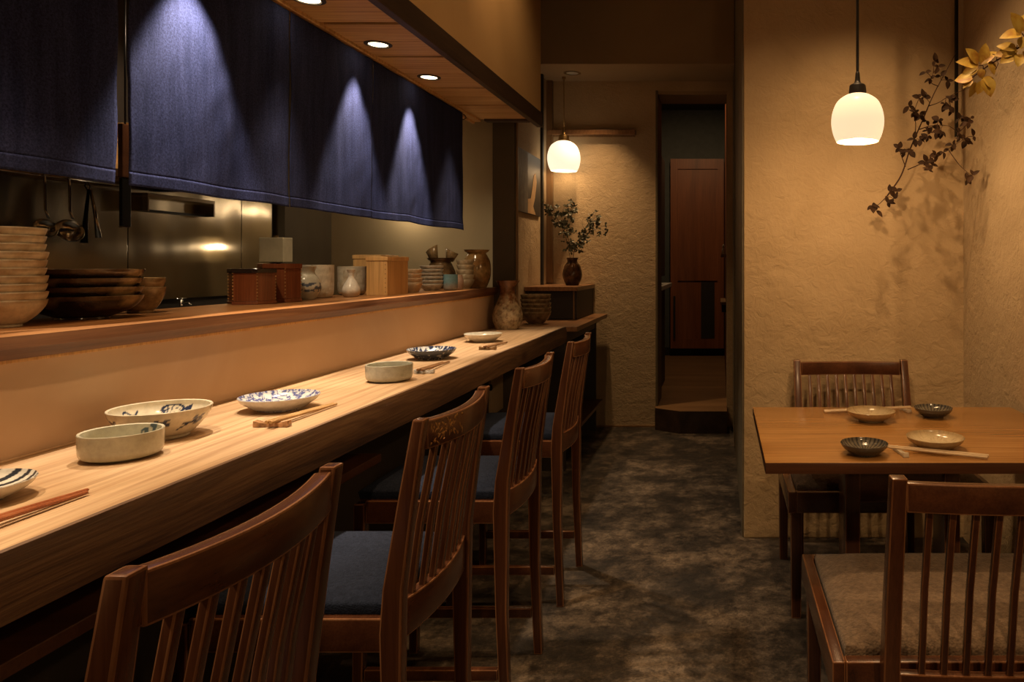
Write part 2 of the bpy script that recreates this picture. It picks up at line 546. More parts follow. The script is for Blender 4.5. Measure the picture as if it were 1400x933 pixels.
# kitchen walls
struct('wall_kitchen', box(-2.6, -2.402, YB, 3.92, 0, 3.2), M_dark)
bm = bmesh.new()
add_box(bm, -2.6, -2.40, 4.03, 4.24, 0, 3.2)
add_box(bm, -2.6, -2.42, 4.24, 4.55, 0, 3.2)
struct('wall_kitchen_side', bm, M_olive)
struct('wall_kitchen_recess', box(-2.75, -2.6, 3.9, 4.05, 0, 3.2), M_black)
struct('wall_kitchen_end', box(-2.6, -1.33, 4.55, 4.65, 0, 3.2), M_kend)
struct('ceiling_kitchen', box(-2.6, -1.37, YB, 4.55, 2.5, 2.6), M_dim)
# half wall between counter and shelf
struct('partition_counter', box(-1.48, -1.34, -1.2, 4.33, 0, 1.068, 0.003), M_cwall)
# panels beneath the counter
struct('wall_counter_base', box(-1.34, -1.30, -1.2, 4.33, 0, 0.77), M_dark)
# soffit with cedar planks, dark beam, plaster fascia
bm = bmesh.new()
ed = [-1.2, -0.8, -0.4, 0.0, 0.4, 0.8, 1.2, 1.6, 2.0, 2.43, 2.82, 3.32, 3.68, 4.05]
for i, (a, c) in enumerate(zip(ed, ed[1:])):
    mid = (a + c) / 2
    for p, q in ((a + 0.013, mid - 0.0018), (mid + 0.0018, c - 0.013)):
        add_box(bm, -1.325, -1.05, p, q, 2.052, 2.075)
add_box(bm, -1.40, -1.05, -1.2, 4.05, 2.068, 2.09, 1)  # black backing puts the shade of the plank grooves into the colour
struct('ceiling_soffit', bm, [M_soffit, M_black])
struct('beam_soffit', box(-1.058, -1.028, -1.2, 4.22, 2.042, 2.125, 0.003), M_beam)
struct('beam_soffit_end', box(-1.30, -1.058, 4.02, 4.07, 2.040, 2.10, 0.003), M_beam)
struct('trim_6', box(-1.385, -1.325, -1.2, 4.05, 2.040, 2.068, 0.003), M_soffit)
struct('trim_7', box(-1.375, -1.36, 2.0, 4.05, 2.030, 2.040, 0.001), M_lightwood)
struct('wall_upper', box(-1.40, -1.031, -1.2, 4.20, 2.12, 3.25, 0.004), M_fascia)
struct('baseboard_far', box(-1.33, -0.50, 5.622, 5.63, 0, 0.012), M_trimwood)

# corridor beyond the opening
bm = bmesh.new()
prof = [(-0.495, 5.53), (-0.30, 5.40), (0.048, 5.40), (0.048, 8.9), (-0.9, 8.9), (-0.9, 5.97), (-0.495, 5.97)]
vs0 = [bm.verts.new((x, y, 0.0)) for x, y in prof]
vs1 = [bm.verts.new((x, y, 0.166)) for x, y in prof]
bm.faces.new(vs0[::-1])
bm.faces.new(vs1)
for i in range(len(prof)):
    j = (i + 1) % len(prof)
    f = bm.faces.new((vs0[i], vs0[j], vs1[j], vs1[i]))
    f.material_index = 1
struct('floor_corridor', bm, [M_cfloor, M_beam])
struct('wall_corridor_end', box(-1.0, 0.4, 8.75, 8.9, 0.166, 3.2), M_slate)
struct('wall_corridor_left', box(-1.0, -0.75, 5.97, 8.75, 0.166, 3.2), M_navy)
struct('wall_corridor_right', box(0.05, 0.3, 5.97, 8.75, 0.166, 3.2), M_door)
struct('ceiling_corridor', box(-1.0, 0.4, 5.96, 8.9, 3.1, 3.2), M_slate)
struct('baseboard_corridor', box(-0.75, 0.05, 8.735, 8.75, 0.166, 0.26), M_black)
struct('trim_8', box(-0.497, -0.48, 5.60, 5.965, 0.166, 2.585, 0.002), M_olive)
struct('trim_9', box(-0.48, 0.048, 5.63, 5.96, 2.560, 2.585, 0.002), M_beamface)

d = thing('door_1', 'tall red-brown panelled wooden door at the end of the dark corridor', 'door', (-0.27, 8.66, 0.26))
bm = bmesh.new()
for x0, x1, z0, z1 in ((-0.32, -0.235, 0, 2.24), (0.235, 0.31, 0, 2.24), (-0.235, 0.235, 2.12, 2.24), (-0.235, 0.235, 0.80, 0.96), (-0.235, 0.235, 0, 0.11)):
    add_box(bm, x0, x1, -0.025, 0.025, z0, z1)
obj('door_frame', bm, M_door, d)
bm = bmesh.new()
add_box(bm, -0.236, 0.236, -0.008, 0.012, 0.955, 2.125)
obj('upper_panel', bm, M_door, d)
bm = bmesh.new()
add_box(bm, -0.236, 0.236, -0.008, 0.012, 0.105, 0.805)
obj('lower_panel', bm, M_door, d)
bm = box(0.04, 0.20, -0.012, -0.0085, 0.115, 0.79)
o = obj('dark_inset', bm, M_dark, d)
o['label'] = 'dark stained strip in the lower panel'
bm = box(-0.285, -0.262, -0.05, -0.025, 0.12, 0.62, 0.004)
o = obj('handle', bm, M_black, d)
o['label'] = 'long black pull handle'
d['kind'] = 'structure'

# ------------------------------------------------------------------ counter, shelf
ct = thing('counter', 'long pale elm slab counter with dark live edge running past the stools', 'counter', (-1.13, 0, 0.88))
YF = 4.35
bm = bmesh.new()
nseg = 90
rows = []
for i in range(nseg + 1):
    y = -1.0 + (YF + 1.0) * i / nseg
    e = 0.217 - 0.016 + 0.004 * mnoise.noise(Vector((y * 1.5, 0, 3)))
    rows.append([bm.verts.new(p) for p in ((-0.2095, y, -0.088), (e, y, -0.088), (e, y, 0.0), (-0.2095, y, 0.0))])
for r0, r1 in zip(rows, rows[1:]):
    for k in range(4):
        bm.faces.new((r0[k], r0[(k + 1) % 4], r1[(k + 1) % 4], r1[k]))
bm.faces.new(rows[0][::-1]); bm.faces.new(rows[-1])
obj('slab', bm, M_counter, ct)
bm = bmesh.new()
rows = []
for i in range(nseg * 2 + 1):
    y = -1.0 + (YF + 1.0) * i / (nseg * 2)
    e = 0.217 - 0.016 + 0.004 * mnoise.noise(Vector((y * 1.5, 0, 3))) + 0.0003
    w = 0.004 * mnoise.noise(Vector((y * 4, 2, 3)))
    w2 = 0.006 * mnoise.noise(Vector((y * 3, 7, 1)))
    rows.append([bm.verts.new(p) for p in ((e, y, -0.094), (e + 0.010 + w, y, -0.094), (e + 0.016 + w2 * 0.6, y, -0.06),
                                           (e + 0.015 + w * 0.7, y, -0.02), (e + 0.009, y, 0.0005), (e, y, 0.0008))])
for r0, r1 in zip(rows, rows[1:]):
    for k in range(6):
        bm.faces.new((r0[k], r0[(k + 1) % 6], r1[(k + 1) % 6], r1[k]))
bm.faces.new(rows[0][::-1]); bm.faces.new(rows[-1])
o = obj('live_edge', bm, M_edge, ct, 50)
o['label'] = 'dark rough grained front edge'
obj('back_strip', box(-0.2095, -0.203, -1.0, YF - 0.03, 0.0002, 0.004, 0.001), M_counter, ct)

uc = thing('under_counter_shelf', 'narrow dark wooden bag ledge beneath the front of the counter', 'shelf', (-1.15, 0, 0.67))
obj('board', box(-0.15, 0.13, -1.0, 2.2, -0.012, 0.012, 0.002), M_tableedge, uc)
obj('bracket', box(-0.15, 0.10, 0.2, 0.23, -0.06, -0.0125, 0.002), M_tableedge, uc)
obj('bracket', box(-0.15, 0.10, 1.7, 1.73, -0.06, -0.0125, 0.002), M_tableedge, uc)

struct('trim_10', box(-1.30, -1.285, 4.10, 4.325, 0.40, 0.78, 0.002), M_beamface)
kn = thing('hook_knob', 'small black round bag hook on the panel under the counter', 'hook', (-1.2995, 4.045, 0.57))
obj('plate', lathe([(0, 0), (0.016, 0), (0.016, 0.004), (0, 0.004)], 20), M_blackmetal, kn).rotation_euler = (0, R(90), 0)
obj('knob', lathe(smooth_profile([(0, 0.004), (0.008, 0.005), (0.008, 0.018), (0.017, 0.024), (0.017, 0.034), (0.0, 0.038)], 4), 20), M_blackmetal, kn, 60).rotation_euler = (0, R(90), 0)

bm = bmesh.new()
rows = []
n = 160
for i in range(n + 1):
    y = -1.2 + (4.30 + 1.2) * i / n
    w = 0.012 * mnoise.noise(Vector((y * 1.3, 5, 3))) + 0.004 * mnoise.noise(Vector((y * 5, 1, 3)))
    w2 = 0.007 * mnoise.noise(Vector((y * 2.2, 8, 1)))
    rows.append([bm.verts.new(p) for p in ((-1.68, y, 1.072), (-1.322 + w2, y, 1.072), (-1.304 + w * 0.6, y, 1.094), (-1.308 + w, y, 1.117), (-1.68, y, 1.117))])
for r0, r1 in zip(rows, rows[1:]):
    for k in range(5):
        f = bm.faces.new((r0[k], r0[(k + 1) % 5], r1[(k + 1) % 5], r1[k]))
        if k in (1, 2):
            f.material_index = 1
bm.faces.new(rows[0][::-1]); bm.faces.new(rows[-1])
sh = obj('display_shelf', bm, [M_shelf, M_shelfedge])
tag(sh, 'long live-edged wooden shelf above the counter wall, holding crockery', 'shelf')
struct('trim_11', box(-1.345, -1.332, -1.2, 4.30, 1.064, 1.0715, 0.001), M_lightwood)

# ------------------------------------------------------------------ noren curtains
rod = thing('curtain_rod', 'thin bamboo rod behind the indigo curtains under the soffit', 'rod', (-1.35, 0, 2.025))
bm = tube([(0, -0.9, 0), (0, 3.86, 0)], 0.008, 12)
obj('pole', bm, M_lightwood, rod)
for yy in (1.665, 2.78, 3.84):
    obj('hook', tube([(0.0, yy, 0.015), (0.012, yy, 0.006), (0.014, yy, -0.006), (0, yy, -0.014), (-0.012, yy, -0.008)], 0.0022, 6), M_blackmetal, rod)

def noren(y0, y1, seed, label, ztop=2.032, zbot=1.428, creases=()):
    t = thing('noren_curtain', label, 'curtain', (-1.347, (y0 + y1) / 2, ztop), 0, 'indigo curtains above the shelf')
    W = y1 - y0
    nu, nv = max(30, int(W * 110)), 70
    def off(y, v_):
        x = 0.010 * mnoise.noise(Vector((y * 3.2, seed, v_ * 0.7))) * (0.5 + v_)
        x += 0.006 * math.sin(y * 17 + seed * 2 + v_ * 0.8) * v_
        x += 0.004 * mnoise.noise(Vector((y * 11, seed + 5, v_ * 1.6)))
        x += 0.0022 * mnoise.noise(Vector((y * 14 + v_ * 5, seed + 9, v_ * 5)))
        return x + 0.018
    def sag(y):
        return 0.006 * mnoise.noise(Vector((y * 4, seed, 4)))
    for nm, va, vb, lift in (('cloth', 0.0, 0.955, 0.0), ('hem', 0.95, 1.0, 0.0008)):
        bm = bmesh.new()
        g = []
        k = nv if nm == 'cloth' else 6
        for j in range(k + 1):
            v_ = va + (vb - va) * j / k
            row = []
            for i in range(nu + 1):
                y = y0 + W * i / nu
                yy = y + 0.006 * mnoise.noise(Vector((v_ * 3, seed, 8 if i > nu / 2 else 2))) * (1 if i in (0, nu) else 0.5)
                z = (zbot - ztop) * v_ + sag(y) * v_
                row.append(bm.verts.new((off(y, v_) + lift, yy - (y0 + y1) / 2, z)))
            g.append(row)
        for j in range(k):
            for i in range(nu):
                bm.faces.new((g[j][i], g[j][i + 1], g[j + 1][i + 1], g[j + 1][i])).smooth = True
        o = obj(nm, bm, M_noren, t if nm == 'cloth' else cl_)
        cl_ = o
        md = o.modifiers.new('thickness', 'SOLIDIFY')
        md.thickness = 0.0014 if nm == 'cloth' else 0.0020
        md.offset = 0
    k = max(2, int(W / 0.18))
    for i in range(k):
        yc = -W / 2 + W * (i + 0.5) / k
        bm = bmesh.new()
        pts = []
        for a in range(13):
            th = R(-60 + 300 * a / 12)
            pts.append((0.0125 * math.cos(th) - 0.003, -0.007 + 0.0125 * math.sin(th)))
        r0 = [bm.verts.new((x, yc - 0.03, z)) for x, z in pts]
        r1 = [bm.verts.new((x, yc + 0.03, z)) for x, z in pts]
        for a in range(12):
            bm.faces.new((r0[a], r0[a + 1], r1[a + 1], r1[a])).smooth = True
        o = obj('loop', bm, M_noren, t)
        md = o.modifiers.new('thickness', 'SOLIDIFY')
        md.thickness = 0.0015
    return t
noren(0.55, 1.612, 1.0, 'indigo curtain left of the open slit, in the photo’s top left corner')
noren(1.648, 2.255, 7.0, 'brightly lit indigo curtain just right of the open slit')
noren(2.262, 2.795, 13.0, 'indigo curtain second from the far end, hanging between its neighbours')
noren(2.802, 3.77, 19.0, 'indigo curtain at the far end of the rod, nearest the beige wall')

# ------------------------------------------------------------------ soffit downlights
def downlight(x, y, z, label, lit=True, r=0.034):
    t = thing('downlight', label, 'ceiling light', (x, y, z), 0, 'recessed downlights')
    rg = obj('trim_ring', lathe([(r * 1.0, 0.004), (r * 1.05, -0.004), (r * 1.4, -0.002), (r * 1.42, 0.0005)], 32), M_dark if lit else M_chrome, t, 60)
    obj('lens', lathe([(0, -0.0015), (r * 0.95, -0.0010), (r * 1.0, 0.003)], 32), M_dl if lit else M_white, rg, 60)
    return t
def spot(name, loc, target, energy, col, size, blend=0.6, radius=0.02):
    l = bpy.data.lights.new(name, 'SPOT')
    l.energy = energy
    l.color = col
    l.spot_size = R(size)
    l.spot_blend = blend
    l.shadow_soft_size = radius
    o = bpy.data.objects.new(name, l)
    COL.objects.link(o)
    o.location = loc
    o.rotation_euler = (Vector(target) - Vector(loc)).to_track_quat('-Z', 'Y').to_euler()
    return o
def point(name, loc, energy, col, radius=0.03):
    l = bpy.data.lights.new(name, 'POINT')
    l.energy = energy
    l.color = col
    l.shadow_soft_size = radius
    o = bpy.data.objects.new(name, l)
    COL.objects.link(o)
    o.location = loc
    return o
WARM = (1.0, 0.62, 0.30)
WARM2 = (1.0, 0.76, 0.50)
NEUT = (1.0, 0.83, 0.63)
# (y, watts, aim x at z=1.0, cone): some gimbals graze the curtains, the others are turned to the counter
DL = [(1.82, 74, -1.34, 62), (2.66, 56, -1.38, 54), (3.125, 80, -1.38, 50),
      (2.21, 62, -0.93, 68), (3.58, 62, -0.95, 66), (1.32, 54, -0.86, 64), (0.86, 48, -0.86, 64), (0.37, 40, -0.93, 68)]
names = {2.21: 'lit recessed downlight nearest the camera among the three seen in the cedar soffit',
         2.66: 'middle one of the three lit downlights seen in the cedar soffit',
         3.125: 'lit recessed downlight farthest along the cedar soffit'}
for y, e, ax, sz in DL:
    if y in names:
        downlight(-1.245, y, 2.052, names[y])
    spot('downlight_beam', (-1.245, y, 2.044), (ax, y, 1.0), e, NEUT if ax < -1.3 else WARM2, sz, 0.5 if ax < -1.3 else 0.7, 0.022)
downlight(-1.09, 5.38, 2.66, 'unlit chrome recessed downlight under the ceiling beam by the hanging lamp cord', False, 0.045)
spot('recess_beam', (-0.95, 5.29, 2.655), (-0.90, 5.42, 0.0), 85, WARM, 78, 1.0, 0.03)

# ------------------------------------------------------------------ pendant lamps
def pendant(loc, r, hgt, ztop, label, sock, shade_m, cordr, can=0.04):
    """loc = centre of the shade's open bottom"""
    t = thing('pendant_lamp', label, 'lamp', loc)
    k = r
    outer = smooth_profile([(0.80 * k, 0.0), (0.93 * k, 0.17 * hgt), (1.0 * k, 0.40 * hgt), (0.95 * k, 0.63 * hgt), (0.78 * k, 0.84 * hgt), (0.50 * k, 0.96 * hgt), (0.30 * k, 1.0 * hgt)], 6)
    inner = [(max(0.0, a - 0.004), c) for a, c in outer[::-1]]
    inner[-1] = (0.80 * k - 0.004, 0.0)
    shd = obj('lamp_shade', lathe(outer + inner + [outer[0]], 64), shade_m, t, 50)
    z = hgt
    obj('socket', lathe(smooth_profile([(0, z - 0.006), (0.31 * k, z - 0.004), (0.31 * k, z + 0.20 * k * 1.4), (0.27 * k, z + 0.36 * k), (0.12 * k, z + 0.46 * k), (0.08 * k, z + 0.8 * k), (0.05 * k, z + 0.85 * k), (0, z + 0.86 * k)], 5), 32), sock, t, 60)
    obj('cord', tube([(0, 0, z + 0.8 * k), (0, 0, ztop - loc[2])], cordr, 8), sock, t)
    obj('bulb', lathe(smooth_profile([(0, 0.028), (0.02, 0.034), (0.03, 0.055), (0.022, 0.085), (0.014, 0.10), (0.0, 0.104)], 5), 24), M_bulb, shd, 60)
    obj('canopy', lathe([(0, ztop - loc[2] - 0.022), (can * 0.9, ztop - loc[2] - 0.02), (can, ztop - loc[2]), (0, ztop - loc[2])], 24), sock, t, 60)
    return t
LP = (0.478, 2.55, H + 0.168 * 2.55)
pendant(LP, 0.091, 0.166, 3.2, 'white opal glass pendant lamp on a black cord above the dining table', M_plasticblk, M_shade, 0.0052)
point('pendant_light', (LP[0], LP[1], LP[2] - 0.006), 11.5, WARM, 0.018)
FP = (-1.175, 5.49, H + 0.128 * 5.49)
pendant(FP, 0.122, 0.225, 2.66, 'white opal glass pendant lamp with brass cap in the far corner above the vase', M_brass, M_shade2, 0.0035, 0.014)
point('far_pendant_light', (FP[0], FP[1], FP[2] - 0.006), 0.9, WARM, 0.03)

# lights out of view: table, vine and fascia spots inferred, the fills added
spot('table_spot', (0.40, 2.42, 3.12), (0.45, 2.70, 0.0), 75, WARM, 90, 0.75, 0.022)
spot('leaf_fill', (0.2, 1.6, 2.95), (0.91, 2.36, 1.97), 60, WARM, 19, 0.6, 0.02)  # added light to brighten the yellow leaves
spot('vine_spot', (0.30, 2.15, 3.14), (0.80, 3.25, 1.45), 58, WARM, 46, 0.8, 0.016)
spot('fascia_spot', (-0.80, 3.25, 3.17), (-0.97, 3.38, 2.0), 26, WARM, 110, 0.9, 0.02)
spot('fascia_spot', (-0.93, 3.20, 3.18), (-1.04, 3.22, 2.3), 16, WARM, 36, 0.9, 0.02)
spot('front_table_fill', (0.72, -0.3, 2.95), (0.60, 1.9, 0.35), 95, WARM, 46, 0.8, 0.03)  # added light for the table legs and chair from the front
spot('aisle_fill', (-0.42, 0.9, 3.14), (-0.55, 1.0, 0.7), 66, WARM, 96, 0.9, 0.03)  # added light to brighten stools, counter edge and fascia
spot('aisle_fill', (-0.42, 2.3, 3.14), (-0.55, 2.5, 0.7), 20, WARM, 90, 0.9, 0.03)  # weaker added light farther down the aisle
point('rear_fill', (0.45, -1.0, 1.62), 17, WARM, 0.05)  # added low light behind the camera, no lamp known there
spot('corridor_spot', (-0.3, 7.0, 3.07), (-0.25, 7.9, 0.9), 34, WARM, 150, 0.8, 0.03)
for x, y, e in ((-1.62, 1.55, 22), (-1.58, 2.55, 20), (-1.50, 3.35, 20), (-1.46, 4.1, 14)):  # added lights hidden behind the curtains to brighten the crockery
    spot('kitchen_fill', (-1.405, y - 0.75, 2.47), (x + 0.04, y, 1.15), e * 3.0, WARM2, 60, 0.8, 0.03)
spot('kitchen_fill', (-1.5, 3.2, 2.47), (-2.2, 3.62, 1.3), 26, WARM2, 30, 0.7, 0.03)  # added to brighten the cream box
spot('kitchen_fill', (-1.75, 2.75, 2.47), (-2.32, 2.78, 1.7), 40, WARM2, 60, 0.8, 0.03)  # added to brighten the boxes in the curtain slit
point('steel_streak_fill', (-2.292, 3.62, 1.335), 0.55, WARM2, 0.012)  # added light behind the cream box for the streak on the steel
# added globe hidden by the curtain, to streak the steel and light the wall
t = thing('kitchen_fill_globe', 'small added opal fill globe on the kitchen end wall behind the far curtain', 'lamp', (-1.92, 4.548, 1.58))
o = obj('globe_base', lathe([(0, 0), (0.03, 0), (0.03, 0.012), (0, 0.012)], 24), M_brass, t, 40)
o.rotation_euler = (R(90), 0, 0)
o = obj('globe', lathe(smooth_profile([(0, 0.0125), (0.02, 0.014), (0.034, 0.035), (0.034, 0.055), (0.02, 0.075), (0, 0.082)], 5), 32), M_shade2, t, 60)
o.rotation_euler = (R(90), 0, 0)
point('globe_fill', (-1.92, 4.41, 1.58), 1.3, WARM2, 0.03)  # light of the added globe

wd = bpy.data.worlds.new('world')
scene.world = wd
wd.use_nodes = True
wd.node_tree.nodes['Background'].inputs['Color'].default_value = (0.6, 0.45, 0.3, 1)
wd.node_tree.nodes['Background'].inputs['Strength'].default_value = 0.0

# ------------------------------------------------------------------ chairs
def arc(x, y0, y1, bow, n=14):
    return [(x + bow * (1 - (2 * i / n - 1) ** 2), y0 + (y1 - y0) * i / n) for i in range(n + 1)]

def cushion(x0, x1, y0, y1, z0, z1, rad=0.03, puff=0.012):
    bm = bmesh.new()
    n = 16
    top = []
    for i in range(n + 1):
        row = []
        for j in range(n + 1):
            u, w = i / n * 2 - 1, j / n * 2 - 1
            e = (1 - abs(u) ** 6) * (1 - abs(w) ** 6)
            row.append(bm.verts.new((x0 + (x1 - x0) * i / n, y0 + (y1 - y0) * j / n, z1 - puff + puff * 1.0 * (e ** 0.5))))
        top.append(row)
    for i in range(n):
        for j in range(n):
            bm.faces.new((top[i][j], top[i + 1][j], top[i + 1][j + 1], top[i][j + 1]))
    bnd = [top[i][0] for i in range(n + 1)] + [top[n][j] for j in range(1, n + 1)] + [top[i][n] for i in range(n - 1, -1, -1)] + [top[0][j] for j in range(n - 1, 0, -1)]
    cx, cy = (x0 + x1) / 2, (y0 + y1) / 2
    mid = [bm.verts.new((v_.co.x + (0.004 if v_.co.x > cx else -0.004) * (abs(v_.co.x - cx) > (x1 - x0) / 2 - 1e-4),
                         v_.co.y + (0.004 if v_.co.y > cy else -0.004) * (abs(v_.co.y - cy) > (y1 - y0) / 2 - 1e-4), (z0 + z1) / 2)) for v_ in bnd]
    low = [bm.verts.new((v_.co.x, v_.co.y, z0)) for v_ in bnd]
    k = len(bnd)
    for a, c in ((bnd, mid), (mid, low)):
        for i in range(k):
            bm.faces.new((a[i], a[(i + 1) % k], c[(i + 1) % k], c[i]))
    bm.faces.new(low)
    return bm

WM = [M_chair, M_worn]
WH = [M_chairh, M_worn]
def make_stool(label):
    """bar chair: seat faces -x, back posts on the +x side"""
    t = thing('bar_chair', label, 'chair', (0, 0, 0), 0, 'slatted bar chairs along the counter')
    xb, xt, w = 0.185, 0.228, 0.178           # back post x at the seat and at the top
    ps = 0.030
    for s in (-1, 1):
        obj('back_post', loft_rect([(xb + 0.012, s * w, 0, ps - 0.004, ps - 0.002), (xb, s * w, 0.30, ps, ps), (xb - 0.002, s * w, 0.58, ps + 0.010, ps), (xb + 0.002, s * w, 0.66, ps + 0.006, ps),
                                   ((xb + xt) / 2 + 0.004, s * w, 0.82, ps - 0.002, ps), (xt + 0.006, s * w, 0.968, ps - 0.008, ps - 0.003)], 0.0035, 1), WM, t, 40)
        obj('front_leg', loft_rect([(-0.205, s * (w + 0.004), 0, ps - 0.004, ps - 0.004), (-0.20, s * w, 0.55, ps, ps), (-0.20, s * w, 0.598, ps, ps)], 0.003, 1), WM, t, 40)
        obj('side_rail', box(-0.183, xb - 0.0165, s * w - 0.013, s * w + 0.013, 0.545, 0.607, 0.003, 2, 1), WH, t, 40)
        obj('side_stretcher', box(-0.188, xb - 0.01, s * w - 0.010, s * w + 0.010, 0.115, 0.145, 0.002, 2, 1), WH, t, 40)
    yi = w - ps / 2
    obj('front_rail', box(-0.213, -0.187, -yi, yi, 0.545, 0.607, 0.003, 2, 1), WH, t, 40)
    obj('foot_rest', box(-0.215, -0.190, -yi, yi, 0.22, 0.255, 0.003, 2, 1), WH, t, 40)
    n = 14
    obj('lower_rail', bent_bar(arc(xb - 0.002, -yi, yi, 0.018), 0.012, lambda u: 0.555 - 0.0, lambda u: 0.628 - 0.006 * (1 - (2 * u - 1) ** 2), 0.003, 1), WH, t, 40)
    obj('top_rail', bent_bar(arc(xt + 0.002, -yi, yi, 0.023), 0.011, lambda u: 0.908 - 0.004 * (1 - (2 * u - 1) ** 2), lambda u: 0.962 - 0.004 * (1 - (2 * u - 1) ** 2), 0.003, 1), WH, t, 40)
    for i in range(7):
        u = (i + 1) / 8
        y = -yi + 2 * yi * u
        b0 = 0.018 * (1 - (2 * u - 1) ** 2)
        b1 = 0.023 * (1 - (2 * u - 1) ** 2)
        obj('slat', loft_rect([(xb - 0.002 + b0, y, 0.615, 0.012, 0.0155), ((xb + xt) / 2 - 0.006 + (b0 + b1) / 2, y, 0.76, 0.012, 0.0155), (xt + 0.001 + b1, y, 0.915, 0.012, 0.0155)], 0.002, 1), WM, t, 40)
    o = obj('seat', cushion(-0.205, xb - 0.022, -w + 0.004, w - 0.004, 0.6075, 0.645, 0.03, 0.014), M_blue, t, 60)
    o['label'] = 'blue-grey cloth seat pad'
    return t
lab = ['slatted mahogany bar chair nearest the camera, cut off by the photo’s bottom edge',
       'second bar chair from the camera, gold floral motif on its top rail',
       'third bar chair along the counter from the camera, in front of the farthest one',
       'farthest slatted bar chair, at the counter’s end by the console table']
SX = -0.782
st0 = make_stool(lab[0])
st0.location = (SX, 0.853, 0)
stools = [st0] + [dup(st0, (SX, y, 0), 0, l) for y, l in ((1.517, lab[1]), (2.178, lab[2]), (2.858, lab[3]))]

def gold_motif(parent, path, z0, z1, y0, y1, seed, count, vine=True):
    """raised gold leaf painting on the +x face of a bowed rail"""
    rnd = random.Random(seed)
    bm = bmesh.new()
    def face_x(y):
        for (xa, ya), (xb_, yb_) in zip(path, path[1:]):
            if ya <= y <= yb_:
                return xa + (xb_ - xa) * (y - ya) / (yb_ - ya)
        return path[-1][0]
    for _ in range(count):
        cy, cz = rnd.uniform(y0, y1), rnd.uniform(z0, z1)
        if rnd.random() > 1.15 - (cy - y0) / (y1 - y0):
            continue
        a = rnd.uniform(0, 2 * PI)
        L, W_ = rnd.uniform(0.003, 0.0065), rnd.uniform(0.001, 0.0022)
        ring = []
        for k in range(8):
            th = 2 * PI * k / 8
            u, w_ = L * math.cos(th), W_ * math.sin(th)
            y = cy + u * math.cos(a) - w_ * math.sin(a)
            z = cz + u * math.sin(a) + w_ * math.cos(a)
            ring.append((y, z))
        f0 = [bm.verts.new((face_x(y) + 0.0113, y, z)) for y, z in ring]
        c = bm.verts.new((face_x(cy) + 0.0121, cy, cz))
        for k in range(8):
            bm.faces.new((f0[k], f0[(k + 1) % 8], c))
    return obj('gold_motif', bm, M_gold, parent)
yi = 0.178 - 0.015
o = gold_motif(stools[1], arc(0.23, -yi, yi, 0.023), 0.914, 0.955, -0.155, -0.03, 3, 90)
o['label'] = 'gold floral painting on the top rail'
for k in (2, 3):
    o = gold_motif(stools[k], arc(0.183, -yi, yi, 0.018), 0.565, 0.62, -0.15, 0.15, 5 + k, 70)
    o['label'] = 'gold painted pattern on the lower rail'

def make_dining(label, bw, sw0, sw1, sd, nslat, lean, ztop, rot, zs=0.415):
    """low wide dining chair; local: seat extends to +y from the back at y=0, x from 0"""
    t = thing('dining_chair', label, 'chair', (0, 0, 0), rot, 'low dining chairs at the table')
    hw = bw / 2
    for s in (-1, 1):
        obj('back_post', loft_rect([(s * hw, 0.02, 0, 0.032, 0.036), (s * hw, 0.0, zs, 0.034, 0.042), (s * hw, -lean * 0.3, zs + 0.15, 0.033, 0.038), (s * hw, -lean, ztop, 0.031, 0.034)], 0.003, 1), WM, t, 40)
    for x in (sw0 + 0.03, sw1 - 0.03):
        obj('front_leg', loft_rect([(x, sd - 0.035, 0, 0.034, 0.034), (x, sd - 0.035, zs - 0.075, 0.040, 0.040)], 0.003, 1), WM, t, 40)
        obj('rear_leg', loft_rect([(x, 0.05, 0, 0.034, 0.034), (x, 0.05, zs - 0.075, 0.040, 0.040)], 0.003, 1), WM, t, 40)
    # seat frame of four rails
    obj('seat_frame', box(sw0, sw0 + 0.028, 0.025, sd, zs - 0.075, zs, 0.003, 2, 1), WH, t, 40)
    obj('seat_frame', box(sw1 - 0.028, sw1, 0.025, sd, zs - 0.075, zs, 0.003, 2, 1), WH, t, 40)
    obj('seat_frame', box(sw0 + 0.0285, sw1 - 0.0285, 0.025, 0.053, zs - 0.075, zs, 0.003, 2, 1), WH, t, 40)
    obj('seat_frame', box(sw0 + 0.0285, sw1 - 0.0285, sd - 0.028, sd, zs - 0.075, zs, 0.003, 2, 1), WH, t, 40)
    obj('seat_base', box(sw0 + 0.0285, sw1 - 0.0285, 0.0535, sd - 0.0285, zs - 0.05, zs - 0.03), M_chair, t)
    o = obj('seat_cushion', cushion(sw0 + 0.036, sw1 - 0.036, 0.066, sd - 0.036, zs - 0.029, zs + 0.034, 0.03, 0.02), M_cush, t, 60)
    o['label'] = 'brown woven seat cushion'
    n = 14
    xi = hw - 0.0165
    def path(y, bow):
        return [(-xi + 2 * xi * i / n, y - bow * (1 - (2 * i / n - 1) ** 2)) for i in range(n + 1)]
    obj('top_rail', bent_bar(path(-lean + 0.002, 0.022), 0.011, ztop - 0.068, ztop - 0.010, 0.003, 1), WH, t, 40)
    obj('lower_rail', bent_bar(path(-lean * 0.12, 0.012), 0.011, zs + 0.012 - 0.05, zs + 0.0, 0.003, 1), WH, t, 40)
    for i in range(nslat):
        u = (i + 1) / (nslat + 1)
        x = -xi + 2 * xi * u
        q = 1 - (2 * u - 1) ** 2
        obj('slat', loft_rect([(x, -lean * 0.12 - 0.012 * q, zs - 0.012, 0.014, 0.012), (x, -lean * 0.45 - 0.016 * q, zs + 0.18, 0.014, 0.012), (x, -lean + 0.004 - 0.022 * q, ztop - 0.062, 0.014, 0.012)], 0.002, 1), WM, t, 40)
    return t
